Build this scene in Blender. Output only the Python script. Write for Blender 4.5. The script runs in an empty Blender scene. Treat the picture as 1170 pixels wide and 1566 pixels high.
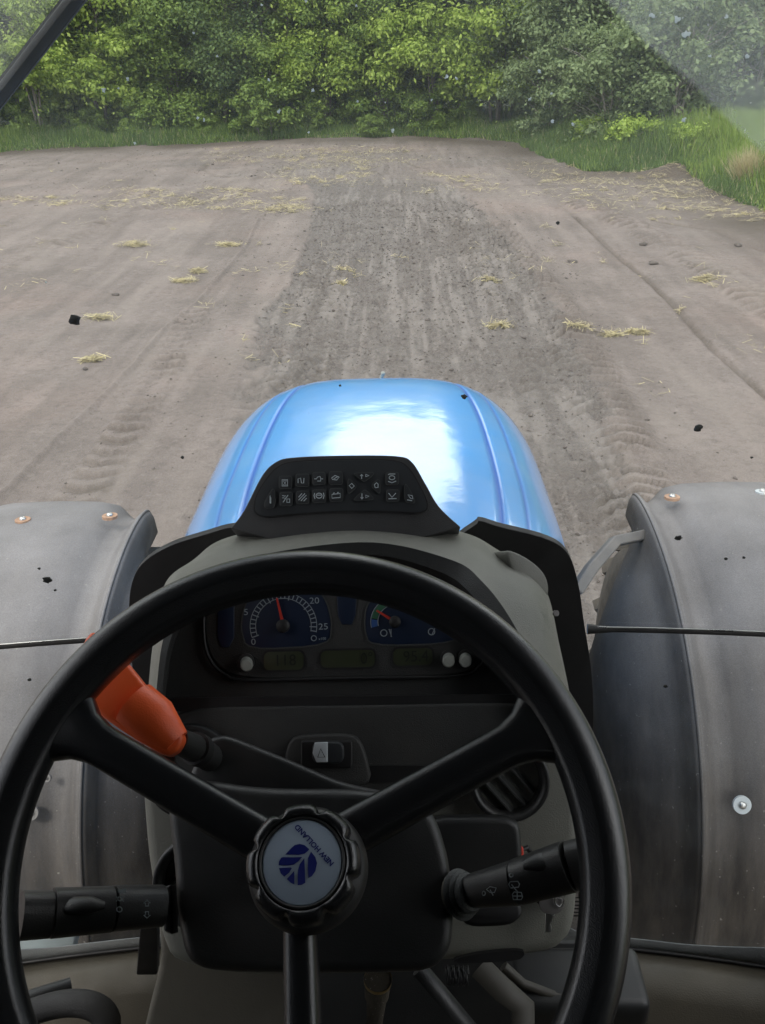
import bpy, bmesh, math, random
import numpy as np
from mathutils import Vector, Matrix
R = math.radians
random.seed(7); rng = np.random.default_rng(7)
sc = bpy.context.scene
col = sc.collection

# ------------------------------------------------------------------ camera
FPX, CX, CY = 1356.0, 585.0, 783.0
PITCH, YAW, ROLL = R(27.9), R(1.5), R(1.6)
CAM = Vector((0.07, 0.0, 2.6))
fwd = Vector((-math.sin(YAW)*math.cos(PITCH), math.cos(YAW)*math.cos(PITCH), -math.sin(PITCH)))
rt0 = Vector((math.cos(YAW), math.sin(YAW), 0)); up0 = rt0.cross(fwd)
rt = rt0*math.cos(ROLL) - up0*math.sin(ROLL); up = rt.cross(fwd)
cd = bpy.data.cameras.new('camera'); cam = bpy.data.objects.new('camera', cd); col.objects.link(cam)
cd.sensor_fit = 'VERTICAL'; cd.sensor_height = 24; cd.lens = 24*FPX/1566.0
cd.clip_start = 0.02; cd.clip_end = 2000
mw = Matrix((rt, up, -fwd)).transposed().to_4x4(); mw.translation = CAM
cam.matrix_world = mw; sc.camera = cam
cd.dof.use_dof = False

# ------------------------------------------------------------------ world and sun
SUN_EL, SUN_AZ = R(52), R(205)          # azimuth: compass style, clockwise from +Y
SKYOFF = (11.50, 5.68, 3.44)
w = bpy.data.worlds.new('World'); sc.world = w; w.use_nodes = True
wt = w.node_tree; wt.nodes.clear()
def wn(t, **k):
    n = wt.nodes.new(t)
    for a, b in k.items(): setattr(n, a, b)
    return n
wo = wn('ShaderNodeOutputWorld'); bg = wn('ShaderNodeBackground'); bg.inputs[1].default_value = 0.09
sky = wn('ShaderNodeTexSky', sky_type='NISHITA', sun_disc=False); sky.sun_elevation = SUN_EL; sky.sun_rotation = SUN_AZ
sky.dust_density = 2.0
tc = wn('ShaderNodeTexCoord'); mp = wn('ShaderNodeMapping'); mp.inputs['Scale'].default_value = (1, 1, 2.0)
ns = wn('ShaderNodeTexNoise'); ns.inputs['Scale'].default_value = 3.2; ns.inputs['Detail'].default_value = 7; ns.inputs['Roughness'].default_value = .58
rmp = wn('ShaderNodeValToRGB'); rmp.color_ramp.elements[0].position = .43; rmp.color_ramp.elements[1].position = .53
rmp.color_ramp.elements[0].color = (.15, .15, .15, 1)
mx = wn('ShaderNodeMix', data_type='RGBA'); mx.inputs[7].default_value = (6.5, 6.9, 7.6, 1)
L = wt.links.new
L(tc.outputs['Generated'], mp.inputs[0]); L(mp.outputs[0], ns.inputs[0]); L(ns.outputs[0], rmp.inputs[0])
L(rmp.outputs[0], mx.inputs[0]); L(sky.outputs[0], mx.inputs[6]); ns2 = wn('ShaderNodeTexNoise'); ns2.inputs['Scale'].default_value = 3.0; ns2.inputs['Detail'].default_value = 8; ns2.inputs['Roughness'].default_value = .55
mp2 = wn('ShaderNodeMapping'); mp2.inputs['Scale'].default_value = (1, 1, 1.6); mp2.inputs['Location'].default_value = SKYOFF
r2_ = wn('ShaderNodeValToRGB'); r2_.color_ramp.elements[0].position = .51; r2_.color_ramp.elements[1].position = .57
mx2 = wn('ShaderNodeMix', data_type='RGBA'); mx2.inputs[7].default_value = (38, 38, 37.6, 1)
L(tc.outputs['Generated'], mp2.inputs[0]); L(mp2.outputs[0], ns2.inputs[0]); L(ns2.outputs[0], r2_.inputs[0]); L(r2_.outputs[0], mx2.inputs[0]); L(mx.outputs[2], mx2.inputs[6])
L(mx2.outputs[2], bg.inputs[0]); L(bg.outputs[0], wo.inputs[0])
sl = bpy.data.lights.new('sun', 'SUN'); sl.energy = 1.5; sl.angle = R(10); sl.color = (1, .96, .9)
so = bpy.data.objects.new('sun', sl); col.objects.link(so)
sdir = Vector((math.sin(SUN_AZ)*math.cos(SUN_EL), math.cos(SUN_AZ)*math.cos(SUN_EL), math.sin(SUN_EL)))
so.rotation_euler = sdir.to_track_quat('Z', 'Y').to_euler()
vs = sc.view_settings; vs.view_transform = 'Standard'; vs.look = 'None'; vs.exposure = 0.30; vs.gamma = 1; vs.use_curve_mapping = False
sc.render.engine = 'CYCLES'; sc.cycles.use_denoising = True; sc.cycles.max_bounces = 8; sc.cycles.transparent_max_bounces = 12
sc.cycles.diffuse_bounces = 4; sc.cycles.glossy_bounces = 3; sc.cycles.transmission_bounces = 4; sc.cycles.sample_clamp_indirect = 6
sc.cycles.caustics_reflective = False; sc.cycles.caustics_refractive = False

# ------------------------------------------------------------------ geometry helpers
def ray(px, py): return fwd + rt*((px-CX)/FPX) + up*((CY-py)/FPX)
def P(px, py, z): return CAM + ray(px, py)*z
def G(px, py, h=0.0):
    d = ray(px, py); return CAM + d*((h-CAM.z)/d.z)
class Plane:
    def __init__(s, px, py, z, elev, az=0.0):
        s.o = P(px, py, z); e = R(elev); a = R(az)
        s.n = Vector((math.sin(a)*math.cos(e), -math.cos(a)*math.cos(e), math.sin(e)))
        s.x = Vector((0, 0, 1)).cross(s.n).normalized(); s.y = s.n.cross(s.x)
    def at(s, px, py, lift=0.0):
        d = ray(px, py); t = (s.o + s.n*lift - CAM).dot(s.n)/d.dot(s.n); return CAM + d*t
    def px(s, px, py, n): return n*(s.at(px, py)-CAM).length/FPX
def finish(o, parent=None, smooth=True):
    if smooth:
        for p in o.data.polygons: p.use_smooth = True
    if parent is not None: o.parent = parent
    return o
def link(name, me, mat, parent=None, smooth=True):
    o = bpy.data.objects.new(name, me); col.objects.link(o)
    if mat is not None: me.materials.append(mat)
    return finish(o, parent, smooth)
def bevel(o, wd, seg=3, ang=35):
    m = o.modifiers.new('bevel', 'BEVEL'); m.width = wd; m.segments = seg; m.limit_method = 'ANGLE'; m.angle_limit = R(ang)
    m.harden_normals = False
    return o
def from_py(name, v, f, mat, parent=None, smooth=True):
    me = bpy.data.meshes.new(name); me.from_pydata([tuple(p) for p in v], [], f); me.validate(); me.update()
    return link(name, me, mat, parent, smooth)
def empty(name, loc=(0, 0, 0)):
    o = bpy.data.objects.new(name, None); col.objects.link(o); o.location = loc; o.empty_display_size = .1; return o
def tag(o, label=None, cat=None, group=None, kind=None):
    for k, v in (('label', label), ('category', cat), ('group', group), ('kind', kind)):
        if v: o[k] = v
    return o
def sharp(o, ang=40):
    me = o.data
    try: me.set_sharp_from_angle(angle=R(ang))
    except Exception: pass
    return o
def spline(pts, n, closed=False):
    pts = [np.array(p, float) for p in pts]; out = []
    m = len(pts); segs = m if closed else m-1
    for i in range(n):
        t = i/(n if closed else n-1)*segs; k = min(int(t), segs-1); u = t-k
        if closed: a, b, c, d = pts[(k-1) % m], pts[k % m], pts[(k+1) % m], pts[(k+2) % m]
        else: a, b, c, d = pts[max(k-1, 0)], pts[k], pts[k+1], pts[min(k+2, m-1)]
        out.append(.5*((2*b)+(-a+c)*u+(2*a-5*b+4*c-d)*u*u+(-a+3*b-3*c+d)*u**3))
    return out
def chaikin(pts, it=3, k=.25):
    pts = [np.array(p, float) for p in pts]
    for _ in range(it):
        q = []
        for i in range(len(pts)):
            a, b = pts[i], pts[(i+1) % len(pts)]
            q += [a*(1-k)+b*k, a*k+b*(1-k)]
        pts = q
    return pts
def rrect(x0, y0, x1, y1, r, n=5, skew=0.0):
    out = []
    for cx, cy, a0 in ((x1-r, y0+r, -90), (x1-r, y1-r, 0), (x0+r, y1-r, 90), (x0+r, y0+r, 180)):
        for i in range(n+1):
            a = R(a0+90*i/n); out.append((cx+r*math.cos(a), cy+r*math.sin(a)))
    mx_ = (x0+x1)/2
    return [(x, y+skew*(x-mx_)) for x, y in out]
def oval(cx, cy, rx, ry, n=40): return [(cx+rx*math.cos(2*math.pi*i/n), cy+ry*math.sin(2*math.pi*i/n)) for i in range(n)]
def prism3(name, top, back, mat, parent, bw=.003, seg=3, smooth=True):
    """closed polygon of 3-D points pushed along the vector back: a solid"""
    n = len(top); v = list(top)+[p+back for p in top]
    f = [tuple(range(n)), tuple(range(2*n-1, n-1, -1))]+[(i, i+n, (i+1) % n+n, (i+1) % n) for i in range(n)]
    o = from_py(name, v, f, mat, parent, smooth)
    bm = bmesh.new(); bm.from_mesh(o.data); bmesh.ops.recalc_face_normals(bm, faces=bm.faces); bm.to_mesh(o.data); bm.free()
    if bw: bevel(o, bw, seg, 50)
    sharp(o, 50) if not bw else None
    return o
def prism(name, poly, pl, th, mat, parent, lift=0.0, bw=.003, seg=3):
    return prism3(name, [pl.at(x, y, lift) for x, y in poly], -pl.n*th, mat, parent, bw, seg)
def loft(name, lines, mat, parent, closed=False, thick=None, sub=0):
    n = len(lines[0]); v = [p for l in lines for p in l]; f = []
    for i in range(len(lines)-1):
        for j in range(n if closed else n-1):
            a = i*n+j; b = i*n+(j+1) % n; f.append((a, b, b+n, a+n))
    o = from_py(name, v, f, mat, parent)
    if thick:
        m = o.modifiers.new('solid', 'SOLIDIFY'); m.thickness = thick; m.offset = 0
    if sub:
        m = o.modifiers.new('sub', 'SUBSURF'); m.levels = sub; m.render_levels = sub
    return o
def tube_data(path, radii, seg=10, cap=True, flat=1.0, upv=None, sup=2.0):
    path = [Vector(p) for p in path]; v = []; f = []
    if not hasattr(radii, '__len__'): radii = [radii]*len(path)
    prev = None
    for i, p in enumerate(path):
        t = (path[min(i+1, len(path)-1)]-path[max(i-1, 0)]).normalized()
        if prev is None:
            a = upv or (Vector((0, 0, 1)) if abs(t.z) < .9 else Vector((1, 0, 0)))
        else: a = prev
        s = t.cross(a).normalized(); u = s.cross(t).normalized(); prev = u
        for k in range(seg):
            an = 2*math.pi*k/seg; c, q = math.cos(an), math.sin(an)
            c = math.copysign(abs(c)**(2/sup), c); q = math.copysign(abs(q)**(2/sup), q)
            v.append(p+s*c*radii[i]+u*q*radii[i]*flat)
    for i in range(len(path)-1):
        for k in range(seg):
            a = i*seg+k; b = i*seg+(k+1) % seg; f.append((a, b, b+seg, a+seg))
    if cap: f.append(tuple(range(seg-1, -1, -1))); f.append(tuple(range((len(path)-1)*seg, len(path)*seg)))
    return v, f
def tube(name, path, radii, mat, parent, seg=10, **k):
    v, f = tube_data(path, radii, seg, **k); return sharp(from_py(name, v, f, mat, parent), 50)
def join_data(parts):
    V = []; F = []
    for v, f in parts:
        b = len(V); V += list(v); F += [tuple(i+b for i in q) for q in f]
    return V, F
def box_data(c, sx, sy, sz):
    c = Vector(c); v = [c+Vector((sx*a, sy*b, sz*d))*.5 for a in (-1, 1) for b in (-1, 1) for d in (-1, 1)]
    return v, [(0, 1, 3, 2), (4, 6, 7, 5), (0, 4, 5, 1), (2, 3, 7, 6), (0, 2, 6, 4), (1, 5, 7, 3)]
def box(name, c, sx, sy, sz, mat, parent, bw=.004):
    v, f = box_data(c, sx, sy, sz); o = from_py(name, v, f, mat, parent, True)
    return bevel(o, bw, 3) if bw else finish(o)
def strokes(name, lines, wpx, pl, mat, parent, lift=.0008):
    """flat printed lines: each a list of pixel points"""
    V = []; F = []
    for ln in lines:
        closed = len(ln) > 2 and ln[0] == ln[-1]; pts = [np.array(p, float) for p in ln]
        if closed: pts = pts[:-1]
        m = len(pts); L_, R_ = [], []
        for i in range(m):
            a = pts[(i-1) % m] if (closed or i > 0) else pts[i]; b = pts[(i+1) % m] if (closed or i < m-1) else pts[i]
            d = b-a; d = d/(np.linalg.norm(d)+1e-9); q = np.array((-d[1], d[0]))*wpx/2
            L_.append(pts[i]+q); R_.append(pts[i]-q)
        b0 = len(V)
        for l, r in zip(L_, R_): V += [pl.at(*l, lift), pl.at(*r, lift)]
        for i in range(m if closed else m-1):
            j = (i+1) % m; F.append((b0+2*i, b0+2*i+1, b0+2*j+1, b0+2*j))
    return from_py(name, V, F, mat, parent, False)
def fills(name, polys, pl, mat, parent, lift=.0008):
    V = []; F = []
    for p in polys:
        b = len(V); V += [pl.at(x, y, lift) for x, y in p]; F.append(tuple(range(b, b+len(p))))
    return from_py(name, V, F, mat, parent, False)
def text(name, s, pl, cx, cy, hpx, mat, parent, rot=0.0, lift=.0008, ws=1.0, bold=0.0):
    c = bpy.data.curves.new(name, 'FONT'); c.body = s; c.align_x = 'CENTER'; c.align_y = 'CENTER'; c.size = 1; c.resolution_u = 3; c.offset = bold
    o = bpy.data.objects.new(name, c); col.objects.link(o)
    me = bpy.data.meshes.new_from_object(o); bpy.data.objects.remove(o)
    a = R(rot); k = hpx/.7
    for v in me.vertices:
        x, y = v.co.x*k*ws, v.co.y*k
        q = pl.at(cx+x*math.cos(a)+y*math.sin(a), cy+x*math.sin(a)-y*math.cos(a), lift); v.co = q
    return link(name, me, mat, parent, False)

# ------------------------------------------------------------------ materials
MT = {}
def mat(name, base, rough=.5, metal=0.0, bump=0.0, bscale=400, var=0.0, vscale=8, dust=0.0, dustcol=(.33, .29, .24), dscale=14, coat=0.0, spec=.5, speck=0.0):
    m = bpy.data.materials.new(name); m.use_nodes = True; t = m.node_tree; n = t.nodes; b = n['Principled BSDF']
    b.inputs['Base Color'].default_value = (*base, 1); b.inputs['Roughness'].default_value = rough; b.inputs['Metallic'].default_value = metal
    b.inputs['Specular IOR Level'].default_value = spec
    if coat: b.inputs['Coat Weight'].default_value = coat; b.inputs['Coat Roughness'].default_value = .04
    g = n.new('ShaderNodeNewGeometry'); src = None
    def noise(s, d=4):
        q = n.new('ShaderNodeTexNoise'); q.inputs['Scale'].default_value = s; q.inputs['Detail'].default_value = d; t.links.new(g.outputs['Position'], q.inputs[0]); return q.outputs[0]
    def ramp(s, a, c, v0=0, v1=1):
        r = n.new('ShaderNodeMapRange'); r.inputs[1].default_value = a; r.inputs[2].default_value = c; r.inputs[3].default_value = v0; r.inputs[4].default_value = v1; t.links.new(s, r.inputs[0]); return r.outputs[0]
    def mix(f, A, B):
        q = n.new('ShaderNodeMix'); q.data_type = 'RGBA'; t.links.new(f, q.inputs[0])
        for i, c in ((6, A), (7, B)):
            if isinstance(c, tuple): q.inputs[i].default_value = (*c, 1)
            else: t.links.new(c, q.inputs[i])
        return q.outputs[2]
    cur = tuple(base)
    if var: cur = mix(ramp(noise(vscale, 6), .3, .7), tuple(c*(1-var) for c in base), tuple(min(1, c*(1+var)) for c in base))
    if dust: cur = mix(ramp(noise(dscale, 8), .25, .8, dust*.3, dust), cur, tuple(dustcol))
    if speck: cur = mix(ramp(noise(260, 2), .68, .74, 0, speck), cur, (.5, .47, .42))
    if not isinstance(cur, tuple): t.links.new(cur, b.inputs['Base Color'])
    if bump:
        q = n.new('ShaderNodeBump'); q.inputs['Strength'].default_value = bump; q.inputs['Distance'].default_value = .001
        t.links.new(noise(bscale, 3), q.inputs['Height']); t.links.new(q.outputs[0], b.inputs['Normal'])
    if rough > .2:
        t.links.new(ramp(noise(30, 5), .3, .7, max(rough-.08, 0), min(rough+.1, 1)), b.inputs['Roughness'])
    MT[name] = m; return m
M_dark = mat('dark_plastic', (.010, .012, .0135), .42, bump=.25, bscale=900, var=.15, dust=.06)
M_wheel = mat('steering_wheel_rubber', (.009, .010, .011), .2, bump=.25, bscale=1100, spec=.9)
M_wheel.node_tree.nodes['Principled BSDF'].inputs['Roughness'].default_value = .27
M_cowl = mat('grey_green_plastic', (.165, .168, .148), .5, bump=.5, bscale=800, var=.08, dust=.25, dustcol=(.25, .23, .18))
M_face = mat('charcoal_plastic', (.014, .0165, .0175), .6, bump=.5, bscale=900, var=.12, dust=.08)
M_lip = mat('cowl_lip_plastic', (.045, .048, .047), .6, bump=.5, bscale=900)
M_black = mat('black_plastic', (.006, .006, .007), .55, dust=.02)
M_rubber = mat('black_rubber', (.012, .012, .013), .6, bump=.4, bscale=500, dust=.08)
M_pod = mat('button_pod_plastic', (.028, .029, .031), .5, bump=.5, bscale=900, dust=.05)
M_btn = mat('button_rubber', (.022, .025, .028), .5)
M_print = mat('white_print', (.42, .48, .5), .6)
M_white = mat('white_plastic', (.27, .28, .25), .5)
M_gblue = mat('gauge_blue', (.003, .011, .033), .45)
M_gprint = mat('gauge_print', (.26, .30, .33), .6)
M_lcd = mat('lcd_glass', (.035, .042, .022), .35)
M_lcdd = mat('lcd_digit', (.01, .012, .01), .5)
M_green = mat('gauge_green', (.03, .12, .06), .5)
M_azure = mat('gauge_azure', (.025, .08, .25), .5)
M_red = mat('needle_red', (.45, .03, .015), .4)
M_orange = mat('orange_plastic', (.85, .11, .018), .36, bump=.3, bscale=700, var=.06, dust=.08)
M_badge = mat('badge_enamel', (.28, .34, .41), .35)
M_navy = mat('badge_navy', (.006, .012, .13), .4)
M_metal = mat('zinc_metal', (.62, .62, .6), .3, metal=1, dust=.15)
M_silver = mat('silver_plastic', (.5, .54, .56), .4)
M_rust = mat('rusty_washer', (.35, .17, .08), .7, var=.4, vscale=120, dust=.5, dustcol=(.45, .38, .32))
M_brown = mat('dirty_floor_mat', (.038, .033, .024), .85, bump=1, bscale=500, var=.35, vscale=18, dust=.6, dustcol=(.11, .092, .062), dscale=25, speck=.5)
M_fair = mat('dusty_grey_fairing', (.10, .092, .075), .65, bump=.6, bscale=600, var=.1, dust=.35, dustcol=(.13, .112, .08))
M_sill_d = mat('grimy_steel', (.035, .032, .026), .6, dust=.3, dustcol=(.09, .08, .06))
M_headl = mat('headliner_grey', (.045, .045, .045), .9)
M_brass = mat('brass', (.45, .33, .14), .4, metal=1, dust=.3)
M_tyre = mat('tyre_rubber', (.02, .02, .02), .85, dust=.7, dustcol=(.16, .13, .1), bump=1, bscale=60)
M_steel = mat('dusty_bracket_steel', (.09, .09, .095), .6, dust=.8, dustcol=(.24, .22, .2))
M_pale = mat('pale_step_panel', (.38, .45, .45), .6, dust=.4, var=.2)
M_redp = mat('red_plastic', (.8, .08, .05), .4)
M_frit = mat('glass_frit', (.08, .09, .095), .7, dust=.5, bump=1, bscale=400, dustcol=(.3, .3, .28))

def hood_mat():
    m = bpy.data.materials.new('blue_hood_paint'); m.use_nodes = True; t = m.node_tree; n = t.nodes; b = n['Principled BSDF']
    tcn = n.new('ShaderNodeNewGeometry')
    q = n.new('ShaderNodeTexNoise'); q.inputs['Scale'].default_value = 700; t.links.new(tcn.outputs['Position'], q.inputs[0])
    q2 = n.new('ShaderNodeTexNoise'); q2.inputs['Scale'].default_value = 6; q2.inputs['Detail'].default_value = 8; t.links.new(tcn.outputs['Position'], q2.inputs[0])
    r = n.new('ShaderNodeMapRange'); r.inputs[1].default_value = .3; r.inputs[2].default_value = .75; r.inputs[3].default_value = .05; r.inputs[4].default_value = .30; t.links.new(q2.outputs[0], r.inputs[0])
    mul = n.new('ShaderNodeMath'); mul.operation = 'MULTIPLY'; t.links.new(r.outputs[0], mul.inputs[0])
    r2 = n.new('ShaderNodeMapRange'); r2.inputs[1].default_value = .35; r2.inputs[2].default_value = .65; r2.inputs[3].default_value = .4; r2.inputs[4].default_value = 1; t.links.new(q.outputs[0], r2.inputs[0]); t.links.new(r2.outputs[0], mul.inputs[1])
    x = n.new('ShaderNodeMix'); x.data_type = 'RGBA'; x.inputs[6].default_value = (.035, .30, .74, 1); x.inputs[7].default_value = (.42, .45, .48, 1)
    t.links.new(mul.outputs[0], x.inputs[0]); ca = n.new('ShaderNodeAttribute'); ca.attribute_name = 'crease_shade'
    x2 = n.new('ShaderNodeMix'); x2.data_type = 'RGBA'; x2.inputs[7].default_value = (.012, .10, .42, 1); t.links.new(x.outputs[2], x2.inputs[6]); t.links.new(ca.outputs['Fac'], x2.inputs[0]); t.links.new(x2.outputs[2], b.inputs['Base Color'])  # creases painted darker blue in place of their dark reflections
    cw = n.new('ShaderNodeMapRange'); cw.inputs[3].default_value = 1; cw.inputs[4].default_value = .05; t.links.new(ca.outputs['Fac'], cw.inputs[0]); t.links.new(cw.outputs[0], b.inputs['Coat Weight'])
    b.inputs['Roughness'].default_value = .35; b.inputs['Coat Weight'].default_value = 1; b.inputs['Coat Roughness'].default_value = .09; b.inputs['Coat IOR'].default_value = 1.8
    bp = n.new('ShaderNodeBump'); bp.inputs['Strength'].default_value = .15; bp.inputs['Distance'].default_value = .01; t.links.new(q2.outputs[0], bp.inputs['Height']); t.links.new(bp.outputs[0], b.inputs['Coat Normal'])
    return m
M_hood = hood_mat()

def fender_mat():
    m = bpy.data.materials.new('dusty_fender_plastic'); m.use_nodes = True; t = m.node_tree; n = t.nodes; b = n['Principled BSDF']
    g = n.new('ShaderNodeNewGeometry'); S = n.new('ShaderNodeSeparateXYZ'); t.links.new(g.outputs['Normal'], S.inputs[0])
    def noise(s, d=5, src=None, det=.5):
        q = n.new('ShaderNodeTexNoise'); q.inputs['Scale'].default_value = s; q.inputs['Detail'].default_value = d; q.inputs['Roughness'].default_value = det
        t.links.new(src or g.outputs['Position'], q.inputs[0]); return q.outputs[0]
    def mr(s, a, c, v0=0, v1=1):
        r = n.new('ShaderNodeMapRange'); r.inputs[1].default_value = a; r.inputs[2].default_value = c; r.inputs[3].default_value = v0; r.inputs[4].default_value = v1; t.links.new(s, r.inputs[0]); return r.outputs[0]
    def ma(op, a, c):
        q = n.new('ShaderNodeMath'); q.operation = op; t.links.new(a, q.inputs[0])
        if isinstance(c, float): q.inputs[1].default_value = c
        else: t.links.new(c, q.inputs[1])
        return q.outputs[0]
    # dust settles on what faces up, mud film elsewhere
    upf = mr(S.outputs[2], .2, .92, .08, 1)
    d = ma('MULTIPLY', mr(noise(5, 8, det=.6), .25, .75, .55, 1.0), mr(noise(300, 2), .3, .7, .75, 1))
    stretch = n.new('ShaderNodeMapping'); stretch.inputs['Scale'].default_value = (9, 1.5, 1.5); t.links.new(g.outputs['Position'], stretch.inputs[0])
    streak = mr(noise(3, 8, stretch.outputs[0], .65), .4, .7)
    x1 = n.new('ShaderNodeMix'); x1.data_type = 'RGBA'; x1.inputs[6].default_value = (.030, .025, .021, 1); x1.inputs[7].default_value = (.085, .071, .058, 1); t.links.new(streak, x1.inputs[0])
    x2 = n.new('ShaderNodeMix'); x2.data_type = 'RGBA'; x2.inputs[7].default_value = (.29, .278, .282, 1); t.links.new(x1.outputs[2], x2.inputs[6])
    t.links.new(ma('MULTIPLY', d, upf), x2.inputs[0])
    sp = mr(noise(90, 3), .70, .74, 0, .5)
    x3 = n.new('ShaderNodeMix'); x3.data_type = 'RGBA'; x3.inputs[7].default_value = (.35, .33, .3, 1); t.links.new(x2.outputs[2], x3.inputs[6]); t.links.new(sp, x3.inputs[0])
    t.links.new(x3.outputs[2], b.inputs['Base Color'])
    b.inputs['Roughness'].default_value = .55; b.inputs['Specular IOR Level'].default_value = .1
    bp = n.new('ShaderNodeBump'); bp.inputs['Strength'].default_value = .3; bp.inputs['Distance'].default_value = .002; t.links.new(noise(350, 3), bp.inputs['Height']); t.links.new(bp.outputs[0], b.inputs['Normal'])
    return m
M_fender = fender_mat()

# ------------------------------------------------------------------ value noise (numpy)
def vnoise(x, y, s, seed):
    tab = np.random.default_rng(seed).random((256, 256)); X = x/s; Y = y/s
    xi = np.floor(X).astype(int); yi = np.floor(Y).astype(int); fx = X-xi; fy = Y-yi
    fx = fx*fx*(3-2*fx); fy = fy*fy*(3-2*fy)
    a = tab[xi % 256, yi % 256]; b = tab[(xi+1) % 256, yi % 256]; c = tab[xi % 256, (yi+1) % 256]; d = tab[(xi+1) % 256, (yi+1) % 256]
    return (a*(1-fx)+b*fx)*(1-fy)+(c*(1-fx)+d*fx)*fy-.5
def pline(px): return np.array([tuple(G(a, b).xy) for a, b in px])
def pdist(x, y, pl):
    best = np.full(x.shape, 1e9); side = np.zeros(x.shape); arc = np.zeros(x.shape); acc = 0
    for (ax, ay), (bx, by) in zip(pl[:-1], pl[1:]):
        dx, dy = bx-ax, by-ay; l2 = dx*dx+dy*dy; t = np.clip(((x-ax)*dx+(y-ay)*dy)/l2, 0, 1)
        ex, ey = x-ax-t*dx, y-ay-t*dy; d = np.hypot(ex, ey); m = d < best
        best = np.where(m, d, best); side = np.where(m, np.sign(dx*ey-dy*ex), side); arc = np.where(m, acc+t*math.sqrt(l2), arc); acc += math.sqrt(l2)
    return best, side, arc
def sstep(v, a, b):
    t = np.clip((v-a)/(b-a), 0, 1); return t*t*(3-2*t)

# field edge (soil to grass), traced on the ground from left to right
EDGE = pline([(-900, 262), (-200, 240), (0, 233), (200, 223), (400, 213), (600, 209), (720, 211), (800, 220), (850, 243), (905, 262), (985, 264), (1045, 264), (1082, 285), (1170, 318), (1400, 410), (1800, 640)])
S_LEFT = pline([(300, 830), (330, 720), (358, 620), (372, 540), (392, 480), (440, 430), (470, 360), (482, 300), (468, 282), (420, 266), (350, 254)])
S_RIGHT = pline([(985, 830), (962, 730), (915, 590), (872, 492), (800, 392), (735, 318), (700, 290), (640, 266), (560, 250), (470, 242)])
def efun(x, y):
    d, sd, ar = pdist(x, y, EDGE); return d*sd
def strip_mask(x, y):
    sl_ = S_LEFT[np.argsort(S_LEFT[:, 1])]; sr_ = S_RIGHT[np.argsort(S_RIGHT[:, 1])]
    xl = np.interp(y, sl_[:, 1], sl_[:, 0]); xr = np.interp(y, sr_[:, 1], sr_[:, 0])
    xl = xl+.25*vnoise(x, y, .5, 3)*sstep(-y, -10, -6); xr = xr+.05*vnoise(x, y, .3, 4)
    xr = xr+.10*vnoise(x, y, .8, 54); m = sstep(x-xl+(.05+.45*sstep(-y, -10, -6))*vnoise(x, y, .13, 55), -.03, .05+.3*sstep(-y, -10, -6))*sstep(xr-x+.2*vnoise(x, y, .1, 56), -.06, .12)
    g_ = G(560, 252); t_ = sstep(-(((x-g_.x)/4.5)**2+((y-g_.y)/3.2)**2)+1.6*vnoise(x, y, .9, 57)+1.0*vnoise(x, y, .25, 58), -1.1, -.2)*.6
    return np.maximum(t_, m*sstep(-y+2.0*vnoise(x, y, .9, 51)+1.2*vnoise(x, y, .3, 52), -23.5, -19.0))
LINES = [(pline([(395, 335), (375, 372), (290, 470), (250, 500), (200, 562), (105, 655), (0, 765), (-80, 850)]), .035, .035),
         (pline([(880, 330), (930, 375), (1000, 430), (1045, 480), (1090, 530), (1190, 620)]), .03, -.045),
         (pline([(310, 262), (318, 250), (350, 243), (420, 240)]), .07, -.05),
         (pline([(600, 240), (680, 268), (760, 282), (860, 285)]), .045, -.05),
         (pline([(310, 262), (330, 270), (440, 272)]), .05, -.02),
         (pline([(1010, 335), (1100, 350), (1190, 385)]), .07, -.05),
         (pline([(225, 350), (160, 400), (0, 470)]), .05, -.004),
         (pline([(300, 330), (120, 470), (-40, 600)]), .06, .005)]
BANDS = [(pline([(1010, 860), (930, 640), (880, 530), (830, 440), (760, 345)]), .32, .17, .055),
         (pline([(300, 470), (230, 600), (130, 760), (60, 840)]), .20, .22, .040),
         (pline([(470, 600), (500, 480), (530, 380), (545, 310)]), .22, .17, .035),
         (pline([(830, 600), (760, 440), (690, 330)]), .20, .17, .035),
         (pline([(420, 640), (455, 500), (490, 400)]), .2, .17, .03),
         (pline([(1200, 480), (1080, 400), (960, 340), (880, 310)]), .34, .22, .045),
         (pline([(0, 400), (160, 340), (300, 300)]), .34, .24, .035)]
def ground_h(x, y, fine=True):
    s = strip_mask(x, y)
    z = .10*vnoise(x, y, 6, 1)+.05*vnoise(x, y, 2.3, 2)+.018*vnoise(x, y, .7, 5)
    z = z+.012*vnoise(x, y, .22, 6)+.010*vnoise(x, y, .09, 11)+.008*vnoise(x, y, .045, 16)
    z = z+s*(-.03+.034*vnoise(x, y, .13, 7)+.045*vnoise(x, y, .06, 8)+.03*vnoise(x, y, .034, 14))
    z = z+s*.016*vnoise(x*6, y*.5, .6, 12)+.010*vnoise(x+.02*y, y*.06, .22, 71)
    for pl, wd, h in LINES:
        d, sd, ar = pdist(x, y, pl); z = z+h*np.exp(-(d/wd)**2)
    for pl, wd, per, h in BANDS:
        d, sd, ar = pdist(x, y, pl); ph = ar+d*.5*1.0+.03*vnoise(x, y, .4, 9)
        z = z+h*sstep(-d, -wd, -wd*.6)*(np.sin(2*np.pi*ph/per) > .1)*(.6+1.2*vnoise(x, y, .35, 13)+.2)
    e = efun(x, y); z = z+sstep(e, -.1, .5)*.10+sstep(e, -1.2, -.1)*.03*sstep(-np.abs(vnoise(x, y, .9, 15)), -.25, -.02)
    bank = sstep(x, 3.0, 8.0)*sstep(e, 0, 2.5)*.40
    pile = .22*np.exp(-(((x-PILE.x)/.55)**2+((y-PILE.y)/.3)**2))
    return z+bank+pile
PILE = G(1030, 268)
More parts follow.
